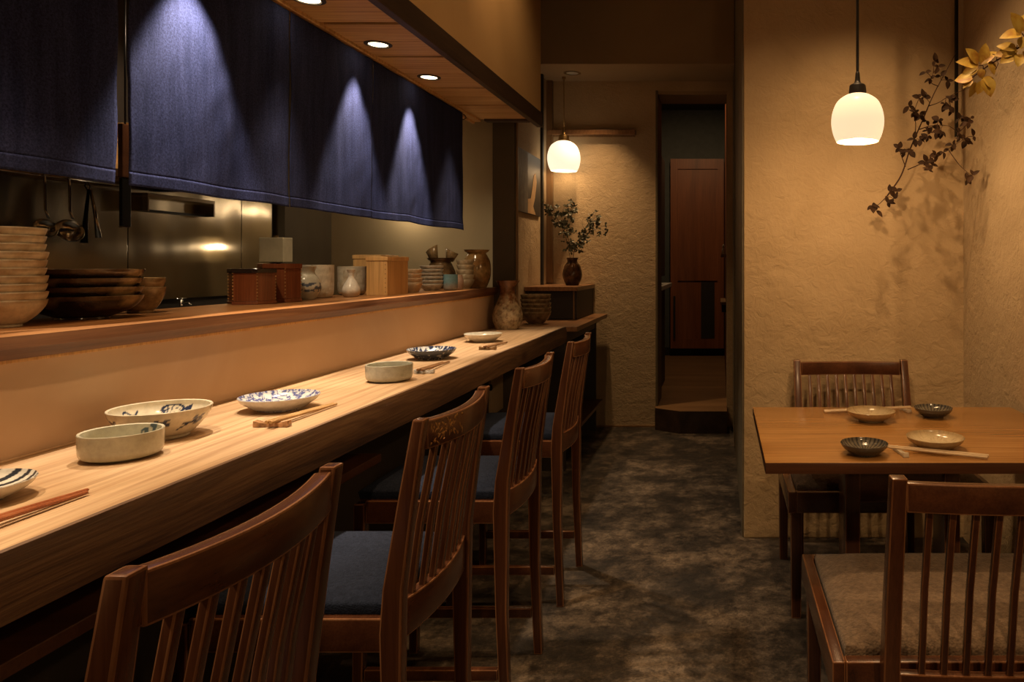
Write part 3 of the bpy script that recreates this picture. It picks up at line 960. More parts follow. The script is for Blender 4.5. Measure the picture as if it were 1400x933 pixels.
# near chair: back towards the camera
c1 = make_dining('low wide dining chair in the foreground, its slatted back turned to the camera', 0.52, -0.375, 0.375, 0.60, 10, 0.07, 0.832, 0)
c1.location = (0.610, 1.51, 0)
c2 = make_dining('low wide dining chair behind the table against the plaster pillar wall', 0.475, -0.405, 0.34, 0.60, 10, 0.095, 0.826, PI, 0.452)
c2.location = (0.578, 3.165, 0)

# ------------------------------------------------------------------ dining table
t = thing('dining_table', 'square-edged amber wooden dining table set with four plates by the right wall', 'table', (0.598, 2.338, 0))
bm = bmesh.new()
fs = add_box(bm, -0.478, 0.482, -0.382, 0.382, 0.689, 0.72)
for i, f in enumerate(fs):
    if i != 1:
        f.material_index = 1
bevel(bm, 0.003, 2, -1)
obj('table_top', bm, [M_table, M_tableedge], t, 40)
for x0, x1 in ((-0.213, -0.168), (0.092, 0.140)):
    obj('leg', box(x0, x1, -0.088, 0.04, 0.05, 0.688, 0.003, 2, 1), WM, t, 40)
    obj('foot', box(x0 - 0.004, x1 + 0.004, -0.30, 0.26, 0.0, 0.049, 0.004, 2, 1), WM, t, 40)
obj('apron', box(-0.1675, 0.0915, -0.078, -0.045, 0.515, 0.688, 0.002, 2, 1), WH, t, 40)
obj('lower_rail', box(-0.1675, 0.0915, -0.04, 0.0, 0.20, 0.26, 0.002, 2, 1), WH, t, 40)

# ------------------------------------------------------------------ console table and corner cabinet in the recess
t = thing('console_table', 'low dark console table continuing the counter, stacked bowls on top', 'table', (-1.10, 4.97, 0))
bm = box(-0.226, 0.235, -0.555, 0.62, 0.845, 0.875, 0.003)
obj('table_top', bm, M_console, t)
obj('end_panel', box(-0.226, 0.16, 0.54, 0.575, 0.0, 0.844, 0.002), M_dark, t)
obj('end_panel', box(-0.226, 0.16, -0.545, -0.515, 0.0, 0.844, 0.002), M_dark, t)
obj('back_panel', box(-0.226, -0.206, -0.515, 0.54, 0.0, 0.844, 0.002), M_dark, t)
obj('lower_shelf', box(-0.205, 0.215, -0.514, 0.539, 0.215, 0.238, 0.002), M_tableedge, t)
obj('apron', box(0.13, 0.155, -0.514, 0.539, 0.77, 0.844, 0.002), M_dark, t)

t = thing('corner_cabinet', 'small dark cabinet with wooden top under the vase in the far corner', 'cabinet', (-1.15, 5.28, 0.8755))
obj('cabinet_top', box(-0.178, 0.185, -0.335, 0.345, 0.195, 0.225, 0.003), M_console, t)
obj('side_panel', box(0.155, 0.172, -0.30, 0.34, 0, 0.194, 0.001), M_dark, t)
obj('side_panel', box(-0.175, -0.158, -0.30, 0.34, 0, 0.194, 0.001), M_dark, t)
obj('back_panel', box(-0.157, 0.154, 0.32, 0.34, 0, 0.194, 0.001), M_black, t)
obj('door', box(-0.157, 0.148, -0.295, -0.28, 0.004, 0.19, 0.001), M_dark, t)
o = obj('corner_post', box(0.149, 0.158, -0.312, -0.30, 0, 0.194, 0.001), M_trimwood, t)

# ------------------------------------------------------------------ crockery
CELADON = (0.47, 0.44, 0.33)
CREAM = (0.66, 0.58, 0.42)
def bowl_profile(r, h, foot, th=0.005, shape='round', lip=1.0):
    """closed cross-section, from the outside bottom centre over the rim to the inside centre"""
    if shape == 'flat':      # shallow plate
        out = [(foot * 0.96, 0), (foot, 0.0), (foot, 0.12 * h), (foot * 1.2, 0.16 * h), (r * 0.76, 0.36 * h), (r * 0.92, 0.66 * h), (r, h)]
        inn = [(r - th * 0.4, h), (r * 0.91, 0.74 * h), (r * 0.76, 0.50 * h), (r * 0.5, 0.32 * h), (r * 0.25, 0.25 * h), (0, 0.24 * h)]
    elif shape == 'straight':
        out = [(foot * 0.95, 0), (foot, 0.0), (foot, 0.05 * h), (r * 0.88, 0.08 * h), (r * 0.97, 0.22 * h), (r * 0.995, 0.5 * h), (r * 1.0, 0.9 * h), (r, h)]
        inn = [(r - th, h), (r - th * 1.2, 0.8 * h), (r - th * 1.3, 0.4 * h), (r * 0.85, 0.2 * h), (r * 0.5, 0.14 * h), (0, 0.13 * h)]
    else:                    # round bowl
        out = [(foot * 0.95, 0), (foot, 0.0), (foot, 0.10 * h), (foot * 1.12, 0.13 * h), (r * 0.80, 0.42 * h), (r * 0.95, 0.75 * h), (r, h)]
        inn = [(r - th, h), (r * 0.91, 0.76 * h), (r * 0.74, 0.46 * h), (r * 0.45, 0.26 * h), (r * 0.2, 0.20 * h), (0, 0.19 * h)]
    a = smooth_profile(out, 5)
    c = smooth_profile(inn, 7)
    return [(0, 0.002)] + a + [(r - th * 0.2, h + 0.0012)] + c

def ceramic(name, label, cat, loc, prof, fn, m=None, seg=96, group=None, rot=0, warp=None):
    o = obj(name, lathe(prof, seg, warp), m or M_glaze, None, 50)
    o.location = loc
    o.rotation_euler = (0, 0, rot)
    paint(o, fn)
    tag(o, label, cat, group)
    return o

def flat_col(c, var=0.08):
    def f(x, y, z, n):
        k = 1 + var * nz(x, y, z, 30)
        return tuple(q * k for q in c)
    return f

INK = (0.025, 0.035, 0.075)
COBALT = (0.035, 0.05, 0.22)
ZC = 0.8808
ZT = 0.7203
def seg_d(px, py, ax, ay, bx, by):
    vx, vy = bx - ax, by - ay
    t_ = max(0, min(1, ((px - ax) * vx + (py - ay) * vy) / (vx * vx + vy * vy + 1e-12)))
    return math.hypot(px - ax - t_ * vx, py - ay - t_ * vy)

# striped plate
def f_stripe(x, y, z, n):
    base = (0.62, 0.58, 0.50)
    if n.z > 0.1 and math.hypot(x, y) > 0.004:
        s = math.sin((y * 0.98 - x * 0.35) * 330 + 1.5 * nz(x, y, 0, 25))
        if s > 0.15:
            return (0.03, 0.035, 0.045)
    return base
ceramic('plate', 'plate with dark blue stripes at the counter’s near left end', 'plate', (-1.166, 1.135, ZC), bowl_profile(0.079, 0.030, 0.04, 0.004, 'flat'), f_stripe, seg=160, rot=0.3)

# small celadon bowl in front
def f_cel(x, y, z, n):
    k = 1 + 0.10 * nz(x, y, z, 22)
    c = tuple(q * k for q in CELADON)
    r = math.hypot(x, y)
    if n.z > -0.2 and r < 0.064 and z > 0.012 and x * n.x + y * n.y < 0:
        a = math.atan2(y, x)
        if abs(a - 1.45) < 0.30 and z > 0.022 and nz(a * 5, z * 80, 1, 1.6) > -0.12:
            return (0.06, 0.085, 0.10)
    return c
ceramic('bowl', 'straight-sided celadon bowl in front of the fish bowl on the counter', 'bowl', (-1.150, 1.405, ZC), bowl_profile(0.0665, 0.050, 0.046, 0.005, 'straight'), f_cel, seg=128)
# big bowl with painted fish and vine
def f_fish(x, y, z, n):
    base = (0.62, 0.55, 0.41)
    base = tuple(q * (1 + 0.06 * nz(x, y, z, 30)) for q in base)
    r = math.hypot(x, y)
    a = math.atan2(y, x)
    inside = (x * n.x + y * n.y < 0.0) or (n.z > 0.7 and r < 0.08 and z > 0.008)
    if inside and z > 0.012:
        u = (a - 1.95) * 0.085
        w = z - 0.043
        e = (u / 0.024) ** 2 + (w / 0.011) ** 2
        if 0.55 < e < 1.0:
            return INK
        if e < 0.55 and (nz(u, w, 0, 260) > 0.15 or (u > 0.010 and u < 0.013)):
            return INK
        if -0.040 < u < -0.022 and abs(w) < (-(u + 0.022)) * 0.55 + 0.0015:
            return INK
        u2 = (a - 2.95) * 0.085
        if abs(u2) < 0.02 and abs(w - 0.006 * math.sin(u2 * 200)) < 0.0022:
            return INK
    elif not inside and z > 0.012:
        for a0 in (-1.05, -0.2, -2.2, 1.6, 2.8):
            u = (a - a0) * 0.085
            w = z - 0.034
            if seg_d(u, w, -0.028, -0.012, 0.024, 0.014) < 0.0020 or seg_d(u, w, -0.004, 0.0, 0.026, 0.002) < 0.0018:
                return INK
            for lx, lz in ((-0.016, 0.0), (0.004, 0.010), (0.012, -0.004), (0.02, 0.006)):
                if ((u - lx) / 0.007) ** 2 + ((w - lz) / 0.0028) ** 2 < 1:
                    return INK
    return base
ceramic('bowl', 'wide cream footed bowl painted with a dark blue fish, on the counter', 'bowl', (-1.205, 1.575, ZC), bowl_profile(0.093, 0.062, 0.052, 0.005, 'round'), f_fish, seg=200)
# blue and white plate
def arabesque(col, dens=-0.02, sc=70, base=(0.60, 0.59, 0.56)):
    def f(x, y, z, n):
        r = math.hypot(x, y)
        up = (n.z > 0.15 and not (x * n.x + y * n.y > 0.2)) or r < 0.02
        if up:
            q = nz(x, y, 0, sc, 3)
            q2 = nz(x, y, 0, sc * 2.1, 9)
            if q + 0.55 * q2 > dens + 0.06 and abs(q2) > 0.06:
                return lerp(col, base, 0.12)
        return base
    return f
ceramic('plate', 'cobalt blue and white patterned plate on the counter behind tan chopsticks', 'plate', (-1.128, 1.872, ZC), bowl_profile(0.092, 0.034, 0.05, 0.004, 'flat'), arabesque(COBALT, -0.16), seg=200)
ceramic('bowl', 'plain grey-green celadon bowl midway along the counter', 'bowl', (-1.055, 2.33, ZC), bowl_profile(0.070, 0.052, 0.05, 0.005, 'straight'), flat_col((0.40, 0.39, 0.31)), seg=96)
def f_dkblue(x, y, z, n):
    r = math.hypot(x, y)
    base = (0.50, 0.49, 0.46)
    q = nz(x, y, 0, 95, 21) + 0.5 * nz(x, y, 0, 190, 4)
    up = n.z > 0.1
    if up and q > -0.05:
        return (0.025, 0.035, 0.075)
    if not up:
        return (0.045, 0.055, 0.075) if nz(x, y, z, 90, 2) > -0.38 else (0.3, 0.3, 0.29)
    return base
ceramic('plate', 'dark navy patterned plate on the counter just past the plain celadon bowl', 'plate', (-1.135, 2.875, ZC), bowl_profile(0.092, 0.038, 0.05, 0.004, 'flat'), f_dkblue, seg=200)
ceramic('plate', 'plain white dish farthest along the counter, near the brown jug', 'plate', (-1.140, 3.515, ZC), bowl_profile(0.089, 0.038, 0.046, 0.004, 'flat'), flat_col((0.60, 0.57, 0.48)), seg=96)

def f_creamplate(x, y, z, n):
    r = math.hypot(x, y)
    a = math.atan2(y, x)
    base = lerp((0.58, 0.48, 0.31), (0.40, 0.27, 0.12), (r / 0.082) ** 6 * 0.8)
    if n.z > 0.1 and r > 0.05 and math.sin(a * 34) + 0.8 * nz(a * 3, r * 40, 2, 1.0) > 1.0:
        return lerp(base, (0.32, 0.22, 0.12), 0.55)
    if r < 0.04 and abs(nz(x, y, 1, 45)) < 0.05:
        return lerp(base, (0.36, 0.26, 0.15), 0.6)
    return base
def f_greyplate(x, y, z, n):
    r = math.hypot(x, y)
    a = math.atan2(y, x)
    base = (0.125, 0.108, 0.08)
    q = math.sin(a * 30 + 0.8 * nz(x, y, 0, 40)) + 0.6 * nz(x, y, 0, 80)
    if n.z > 0.1:
        if r > 0.03 and q > 0.35:
            return (0.045, 0.042, 0.038)
        if r < 0.03 and nz(x, y, 0, 90) > 0.02:
            return (0.055, 0.055, 0.055)
    else:
        return (0.10, 0.095, 0.085)
    return base
PP = bowl_profile(0.082, 0.033, 0.042, 0.004, 'flat')
PQ = bowl_profile(0.066, 0.031, 0.035, 0.004, 'flat')
ceramic('plate', 'round cream plate on the table’s near edge beside the front chopsticks', 'plate', (0.620, 2.112, ZT), PP, f_creamplate, seg=200)
ceramic('plate', 'round dark grey plate on the table’s near left, left of the front chopsticks', 'plate', (0.402, 2.045, ZT), PQ, f_greyplate, seg=200)
ceramic('plate', 'round cream plate on the table’s far side, in front of the slatted chair', 'plate', (0.512, 2.49, ZT), PP, f_creamplate, seg=200, rot=1.1)
ceramic('plate', 'round dark grey plate on the table’s far right side', 'plate', (0.742, 2.551, ZT), PQ, f_greyplate, seg=200, rot=2.0)

# chopsticks and rests
def chopstick(p, q, m, label, r0=0.0042, r1=0.0022, group=None):
    p, q = Vector(p), Vector(q)
    bm = bmesh.new()
    L = (q - p).length
    rings = []
    for s, rr in ((0, r0 * 0.8), (0.01, r0), (0.6, (r0 + r1) / 2), (0.99, r1), (1.0, r1 * 0.5)):
        ring = []
        for k in range(8):
            a = PI / 8 + 2 * PI * k / 8
            ring.append(bm.verts.new((L * s, rr * math.cos(a), rr * math.sin(a))))
        rings.append(ring)
    for a, c in zip(rings, rings[1:]):
        for k in range(8):
            bm.faces.new((a[k], a[(k + 1) % 8], c[(k + 1) % 8], c[k]))
    bm.faces.new(rings[0][::-1]); bm.faces.new(rings[-1])
    o = obj('chopstick', bm, m)
    o.location = p
    o.rotation_euler = (q - p).to_track_quat('X', 'Z').to_euler()
    return tag(o, label, 'chopstick', group)

def rest(loc, L, rotz, m, label, w=0.017, h=0.010):
    bm = bmesh.new()
    rows = []
    n = 10
    for i in range(n + 1):
        u = i / n * 2 - 1
        zz = h * (0.72 + 0.28 * u * u) + (0.002 if abs(u) > 0.7 else 0)
        ww = w / 2 * (0.80 + 0.2 * u * u)
        rows.append([bm.verts.new(p) for p in ((u * L / 2, -ww, 0), (u * L / 2, ww, 0), (u * L / 2, ww * 0.85, zz), (u * L / 2, -ww * 0.85, zz))])
    for a, c in zip(rows, rows[1:]):
        for k in range(4):
            bm.faces.new((a[k], a[(k + 1) % 4], c[(k + 1) % 4], c[k]))
    bm.faces.new(rows[0][::-1]); bm.faces.new(rows[-1])
    bevel(bm, 0.0015, 2, -1, 50)
    o = obj('chopstick_rest', bm, m, None, 40)
    o.location = loc
    o.rotation_euler = (0, 0, rotz)
    return tag(o, label, 'chopstick rest')
rest((-1.03, 0.985, ZC), 0.05, 0.0, M_rest_brown, 'small brown rest under the reddish chopsticks at the counter’s near end')
chopstick((-1.026, 0.945, 0.8955), (-1.024, 1.185, 0.8855), M_stick_red, 'reddish chopstick beside the striped plate, the one nearer the plate', 0.0044, 0.003)
chopstick((-1.013, 0.942, 0.8955), (-1.014, 1.172, 0.8855), M_stick_red, 'reddish chopstick beside the striped plate, the one nearer the counter edge', 0.0044, 0.003)
rest((-1.022, 1.668, ZC), 0.078, 0.02, M_rest_agate, 'caramel glazed bow-shaped rest in front of the blue and white plate', 0.020, 0.012)
chopstick((-1.022, 1.645, 0.8955), (-1.018, 1.925, 0.8845), M_stick_tan, 'tan chopstick nearer the blue and white plate', 0.0045, 0.0032)
chopstick((-1.010, 1.642, 0.8955), (-1.007, 1.920, 0.8845), M_stick_tan, 'tan chopstick of the blue plate’s pair nearer the counter edge', 0.0045, 0.0032)
rest((-1.006, 2.485, ZC), 0.066, 0.05, M_rest_bw, 'black and white rest beside the plain celadon bowl', 0.02, 0.012)
chopstick((-1.020, 2.46, 0.8955), (-1.040, 2.74, 0.8845), M_stick_brown, 'brown chopstick nearer the dark navy plate', 0.0045, 0.0032)
chopstick((-1.005, 2.46, 0.8955), (-1.022, 2.76, 0.8845), M_stick_brown, 'brown chopstick of the navy plate’s pair nearer the counter edge', 0.0045, 0.0032)
rest((-1.010, 3.175, ZC), 0.074, 0.02, M_rest_brown, 'brown glazed rest in front of the plain white dish', 0.02, 0.012)
chopstick((-1.020, 3.15, 0.8955), (-1.022, 3.43, 0.8845), M_stick_brown, 'brown chopstick nearer the plain white dish', 0.0045, 0.0032)
chopstick((-1.004, 3.15, 0.8955), (-1.006, 3.45, 0.8845), M_stick_brown, 'brown chopstick of the white dish’s pair nearer the counter edge', 0.0045, 0.0032)
rest((0.505, 2.05, ZT), 0.085, R(97), M_rest_cream, 'cream rest at the table’s near side, right of the dark plate', 0.018, 0.011)
chopstick((0.725, 1.985, 0.7260), (0.470, 2.060, 0.7355), M_stick_pale, 'pale chopstick on the table’s near edge, the nearer of the front pair', 0.0045, 0.003)
chopstick((0.735, 2.003, 0.7260), (0.472, 2.078, 0.7355), M_stick_pale, 'pale chopstick on the table’s near edge, the farther of the front pair', 0.0045, 0.003)
rest((0.668, 2.645, ZT), 0.065, R(105), M_rest_cream, 'cream rest at the table’s far side, left of the dark plate', 0.018, 0.011)
chopstick((0.370, 2.603, 0.7260), (0.690, 2.632, 0.7355), M_stick_pale, 'pale chopstick on the table’s far side, the nearer of the back pair', 0.0045, 0.003)
chopstick((0.370, 2.620, 0.7260), (0.690, 2.650, 0.7355), M_stick_pale, 'pale chopstick on the table’s far side, the farther of the back pair', 0.0045, 0.003)

# ---- stacks on the shelf
ORD = ['bottom', 'second from the bottom', 'third from the bottom', 'fourth from the bottom', 'fifth from the bottom', 'sixth from the bottom',
       'seventh from the bottom', 'eighth from the bottom', 'ninth from the bottom']
def stack(name, cat, n, loc, prof, fn, m, step, what, group, seg=72, jit=0.002, topname='topmost'):
    first = None
    for i in range(n):
        pos = (loc[0] + random.uniform(-jit, jit), loc[1] + random.uniform(-jit, jit), loc[2] + i * step)
        w = topname if i == n - 1 else (ORD[i] if n > 2 else 'lower')
        if n == 2 and i == 1:
            w = 'upper'
        label = w + ' ' + what
        if first is None:
            first = ceramic(name, label, cat, pos, prof, fn, m, seg, group)
        else:
            c = first.copy()
            COL.objects.link(c)
            c.location = pos
            c.rotation_euler = (0, 0, random.uniform(0, 6.28))
            c['label'] = label
ZS = 1.1175
def f_creambowl(x, y, z, n):
    c = (0.68, 0.57, 0.39)
    k = nz(x, y, z, 35, 2)
    if z > 0.05:
        return lerp(c, (0.36, 0.24, 0.11), 0.5 + 0.5 * k)
    return lerp(c, (0.36, 0.22, 0.09), max(0, k) * 1.2)
stack('bowl', 'bowl', 10, (-1.545, 1.555, ZS), bowl_profile(0.086, 0.056, 0.045, 0.004), f_creambowl, M_matte, 0.0172, 'cream bowl of the tall stack at the shelf’s left end', 'cream bowls stacked on the shelf')
def f_darkbowl(x, y, z, n):
    k = nz(x, y, z, 16, 5)
    c = (0.030, 0.016, 0.009)
    if k > 0.10:
        c = lerp(c, (0.30, 0.20, 0.09), (k - 0.10) * 3.2)
    if z > 0.048:
        c = lerp(c, (0.22, 0.12, 0.05), 0.4)
    return c
stack('bowl', 'bowl', 4, (-1.57, 1.80, ZS), bowl_profile(0.120, 0.056, 0.055, 0.005), f_darkbowl, M_brownglaze, 0.0215, 'wide dark brown bowl of the stack beside the cream bowls', 'dark bowls stacked on the shelf')
def f_brownbowl(x, y, z, n):
    k = nz(x, y, z, 28, 3)
    return lerp((0.20, 0.10, 0.035), (0.34, 0.22, 0.10), 0.5 + k)
stack('bowl', 'bowl', 2, (-1.60, 2.02, ZS), bowl_profile(0.058, 0.070, 0.03, 0.004), f_brownbowl, M_brownglaze, 0.026, 'small brown cup-shaped bowl right of the wide dark bowls', 'small brown bowls on the shelf')

# hexagonal lacquer boxes
def hexbox(loc, r, h, m_body, m_rim, label, rot=0.25, n=6):
    t = thing('lacquer_box', label, 'box', loc, rot)
    def ring(rr, z0, z1):
        bm = bmesh.new()
        lo = [bm.verts.new((rr * math.cos(2 * PI * k / n), rr * math.sin(2 * PI * k / n), z0)) for k in range(n)]
        hi = [bm.verts.new((rr * math.cos(2 * PI * k / n), rr * math.sin(2 * PI * k / n), z1)) for k in range(n)]
        for k in range(n):
            bm.faces.new((lo[k], lo[(k + 1) % n], hi[(k + 1) % n], hi[k]))
        bm.faces.new(lo[::-1]); bm.faces.new(hi)
        bevel(bm, 0.0015, 2)
        return bm
    obj('base', ring(r * 1.06, 0, h * 0.09), M_lacq, t)
    bd = obj('body', ring(r, h * 0.091, h * 0.88), m_body, t)
    obj('lid', ring(r * 1.06, h * 0.881, h), m_rim, t)
    bm = bmesh.new()
    for k in range(n):
        a = 2 * PI * k / n
        x, y = r * 1.003 * math.cos(a), r * 1.003 * math.sin(a)
        for j in range(9):
            z = h * (0.13 + 0.72 * j / 8)
            add_box(bm, x - 0.0016, x + 0.0016, y - 0.0016, y + 0.0016, z, z + h * 0.045)
    o = obj('corner_stitching', bm, M_gold, bd)
    return t
hexbox((-1.585, 2.475, ZS), 0.071, 0.119, M_lacq, M_lacqdark, 'red-brown hexagonal box with black lid, left of its taller twin')
hexbox((-1.575, 2.615, ZS), 0.068, 0.136, M_lacq, M_lacq, 'taller red-brown hexagonal box beside the round painted jar')

# jar with painted landscape, cylinder cups, tokkuri
def f_jar(x, y, z, n):
    c = (0.44, 0.40, 0.30)
    a = math.atan2(y, x)
    w = z - 0.048
    if abs(w) < 0.018 and nz(a * 2.2, z * 60, 3, 1.3) > 0.08:
        return (0.07, 0.08, 0.10)
    return tuple(q * (1 + 0.1 * nz(x, y, z, 30)) for q in c)
def jarprof(pts):
    a = smooth_profile(pts, 7)
    r, z = a[-1]
    return [(0, 0.001)] + a + [(r - 0.004, z + 0.0005), (r - 0.006, z - 0.01), (r * 0.7, z - 0.02), (0, z - 0.02)]
ceramic('jar', 'round grey jar painted with dark landscape beside the hexagonal boxes', 'jar', (-1.578, 2.785, ZS),
        jarprof([(0.030, 0), (0.034, 0.004), (0.048, 0.028), (0.052, 0.050), (0.044, 0.078), (0.032, 0.096), (0.030, 0.108), (0.037, 0.126)]), f_jar)
def f_cup(x, y, z, n):
    a = math.atan2(y, x)
    k = 1 - 0.16 * (math.sin(z * 190 + a) > 0.55)
    if nz(a * 2, z * 40, 1, 1.5) > 0.32:
        return (0.40, 0.32, 0.21)
    return tuple(q * k for q in (0.52, 0.45, 0.33))
def cupprof(r, h):
    return [(0, 0.001)] + smooth_profile([(r * 0.72, 0), (r * 0.8, 0.003), (r * 0.96, h * 0.12), (r, h * 0.4), (r, h * 0.9), (r, h)], 5) + [(r - 0.004, h), (r - 0.006, h * 0.5), (r * 0.7, h * 0.1), (0, h * 0.09)]
ceramic('cup', 'tall pale cylindrical cup behind the painted grey jar', 'cup', (-1.61, 2.93, ZS), cupprof(0.056, 0.132), f_cup, M_matte)
ceramic('cup', 'pale cylindrical cup behind the white sake flask, left of the boxes', 'cup', (-1.62, 3.215, ZS), cupprof(0.058, 0.125), f_cup, M_matte, rot=1)
ceramic('sake_flask', 'small white sake flask in front of a pale cylindrical cup', 'flask', (-1.525, 3.02, ZS),
        jarprof([(0.024, 0), (0.028, 0.003), (0.034, 0.018), (0.033, 0.036), (0.022, 0.060), (0.012, 0.078), (0.011, 0.095), (0.017, 0.112)]),
        lambda x, y, z, n: lerp((0.46, 0.33, 0.20), (0.66, 0.60, 0.50), (z - 0.012) * 60), M_glaze)

def woodbox(x0, x1, y0, y1, h, label):
    t = thing('wooden_box', label, 'box', ((x0 + x1) / 2, (y0 + y1) / 2, ZS), 0, 'wooden boxes on the shelf')
    a, c = (x1 - x0) / 2, (y1 - y0) / 2
    bd = obj('body', box(-a, a, -c, c, 0.0, h - 0.02, 0.002), M_lightwood, t)
    obj('lid', box(-a - 0.003, a + 0.003, -c - 0.003, c + 0.003, h - 0.0195, h, 0.003), M_lightwood, t)
    bm = bmesh.new()
    for j in range(7):
        z = 0.012 + (h - 0.05) * j / 6
        add_box(bm, a - 0.010, a - 0.006, -c - 0.0008, -c, z, z + 0.004)
    obj('wooden_pegs', bm, M_trimwood, bd)
    return t
woodbox(-1.525, -1.435, 3.15, 3.36, 0.168, 'lidded pale wooden box at the front of the shelf, nearer of two')
woodbox(-1.70, -1.57, 3.385, 3.56, 0.178, 'pale wooden box half hidden behind the front wooden box')

def f_tanbowl(x, y, z, n):
    return lerp((0.42, 0.26, 0.12), (0.55, 0.42, 0.26), 0.5 + nz(x, y, z, 40) + (0.4 if z > 0.04 else 0))
stack('bowl', 'bowl', 4, (-1.475, 3.50, ZS), bowl_profile(0.046, 0.046, 0.028, 0.004), f_tanbowl, M_matte, 0.0215, 'tan bowl of the small stack beside the wooden box', 'tan bowls stacked on the shelf', 48)
def f_greystack(x, y, z, n):
    return lerp((0.28, 0.25, 0.19), (0.50, 0.46, 0.37), 0.5 + nz(x, y, z, 50) + (0.5 if z > 0.028 else -0.2))
stack('plate', 'plate', 6, (-1.475, 3.735, ZS), bowl_profile(0.058, 0.034, 0.032, 0.004), f_greystack, M_matte, 0.0185, 'grey-green dish of the stack left of the blue cup', 'grey dishes stacked on the shelf', 48)
ceramic('cup', 'small turquoise glazed cup near the far end of the shelf', 'cup', (-1.392, 3.77, ZS), cupprof(0.036, 0.082),
        lambda x, y, z, n: lerp((0.26, 0.24, 0.20), (0.16, 0.30, 0.34), (z - 0.02 + 0.008 * nz(x, y, z, 60)) * 40), M_glaze)
ceramic('cup', 'small pinkish clay cup right of the turquoise cup', 'cup', (-1.398, 3.90, ZS),
        jarprof([(0.018, 0), (0.021, 0.003), (0.027, 0.03), (0.027, 0.05), (0.022, 0.068), (0.021, 0.078)]), flat_col((0.42, 0.27, 0.18)), M_matte, 48)
stack('cup', 'cup', 5, (-1.405, 4.03, ZS), bowl_profile(0.047, 0.050, 0.024, 0.004), lambda x, y, z, n: lerp((0.34, 0.25, 0.14), (0.50, 0.42, 0.28), 0.5 + nz(x, y, z, 40) + (z - 0.03) * 14), M_glaze, 0.027,
      'beige cup of the stack before the big brown jar', 'beige cups stacked on the shelf', 48)
ceramic('jar', 'big caramel-brown glazed jar at the far end of the shelf', 'jar', (-1.40, 4.20, ZS),
        jarprof([(0.052, 0), (0.056, 0.005), (0.074, 0.05), (0.079, 0.10), (0.074, 0.15), (0.058, 0.185), (0.052, 0.198), (0.072, 0.218)]),
        lambda x, y, z, n: lerp((0.28, 0.14, 0.045), (0.40, 0.24, 0.09), 0.5 + nz(x, y, z, 14)), M_brownglaze)
t = thing('spouted_pot', 'dark brown pot holding broken-rimmed spouts, behind the grey dishes', 'pot', (-1.56, 4.08, ZS))
o = obj('body', lathe(jarprof([(0.045, 0), (0.05, 0.004), (0.075, 0.05), (0.078, 0.09), (0.060, 0.135), (0.055, 0.148), (0.075, 0.17)]), 64), M_brownglaze, t, 50)
paint(o, lambda x, y, z, n: lerp((0.07, 0.038, 0.016), (0.20, 0.12, 0.05), 0.4 + nz(x, y, z, 20)))
for s, hh in ((-1, 0.075), (1, 0.055)):
    bm = bmesh.new()
    g0, g1 = [], []
    for k in range(9):
        u = k / 8 * 2 - 1
        g0.append(((s * 0.042 + u * 0.016), 0.02 - 0.018 * (1 - u * u), 0.150))
        g1.append(((s * 0.058 + u * 0.028 * (1 if s < 0 else 1.1)), 0.02 - 0.022 * (1 - u * u), 0.170 + hh * (0.72 + 0.28 * (u * -s))))
    a0 = [bm.verts.new(p) for p in g0]; a1 = [bm.verts.new(p) for p in g1]
    for k in range(8):
        bm.faces.new((a0[k], a0[k + 1], a1[k + 1], a1[k])).smooth = True
    o = obj('spout', bm, M_brownglaze, t)
    paint(o, lambda x, y, z, n: (0.24, 0.15, 0.065))
    md = o.modifiers.new('thickness', 'SOLIDIFY')
    md.thickness = 0.006

# jug on the counter's far end, bowls on the console
def f_jug(x, y, z, n):
    k = nz(x, y, z, 48, 3) + 0.6 * nz(x, y, z, 110, 1)
    c = lerp((0.46, 0.35, 0.21), (0.20, 0.080, 0.030), (z - 0.13) * 13 + k * 0.6)
    if k > 0.30:
        c = lerp(c, (0.16, 0.07, 0.03), 0.6)
    return c
ceramic('jug', 'tall mottled brown and cream jug at the counter’s far end', 'jug', (-1.222, 4.20, 0.8808),
        jarprof([(0.060, 0), (0.066, 0.006), (0.084, 0.05), (0.083, 0.09), (0.066, 0.145), (0.046, 0.195), (0.043, 0.225), (0.050, 0.250), (0.068, 0.278)]), f_jug, M_brownglaze, 128)
def f_stackbrown(x, y, z, n):
    c = lerp((0.15, 0.085, 0.04), (0.27, 0.17, 0.085), 0.5 + nz(x, y, z, 30))
    return lerp(c, (0.40, 0.29, 0.16), 0.6) if z > 0.073 else c
stack('bowl', 'bowl', 5, (-1.165, 4.62, 0.8755), bowl_profile(0.095, 0.080, 0.048, 0.005), f_stackbrown, M_brownglaze, 0.0262, 'brown bowl of the stack on the console table by the jug', 'brown bowls stacked on the console')

# vase with leafy branches
vz = 1.1015
VX, VY = -1.065, 5.26
vs_ = ceramic('vase', 'round dark brown glazed vase holding leafy branches in the far corner', 'vase', (VX, VY, vz),
        [(0, 0.001)] + smooth_profile([(0.042, 0), (0.047, 0.004), (0.066, 0.05), (0.069, 0.09), (0.056, 0.140), (0.038, 0.165), (0.036, 0.18), (0.044, 0.198)], 7)
        + [(0.041, 0.198), (0.033, 0.18), (0.035, 0.165), (0.050, 0.135), (0.060, 0.09), (0.05, 0.03), (0, 0.02)],
        lambda x, y, z, n: lerp((0.055, 0.024, 0.011), (0.12, 0.055, 0.024), 0.5 + nz(x, y, z, 18)), M_brownglaze, 64)

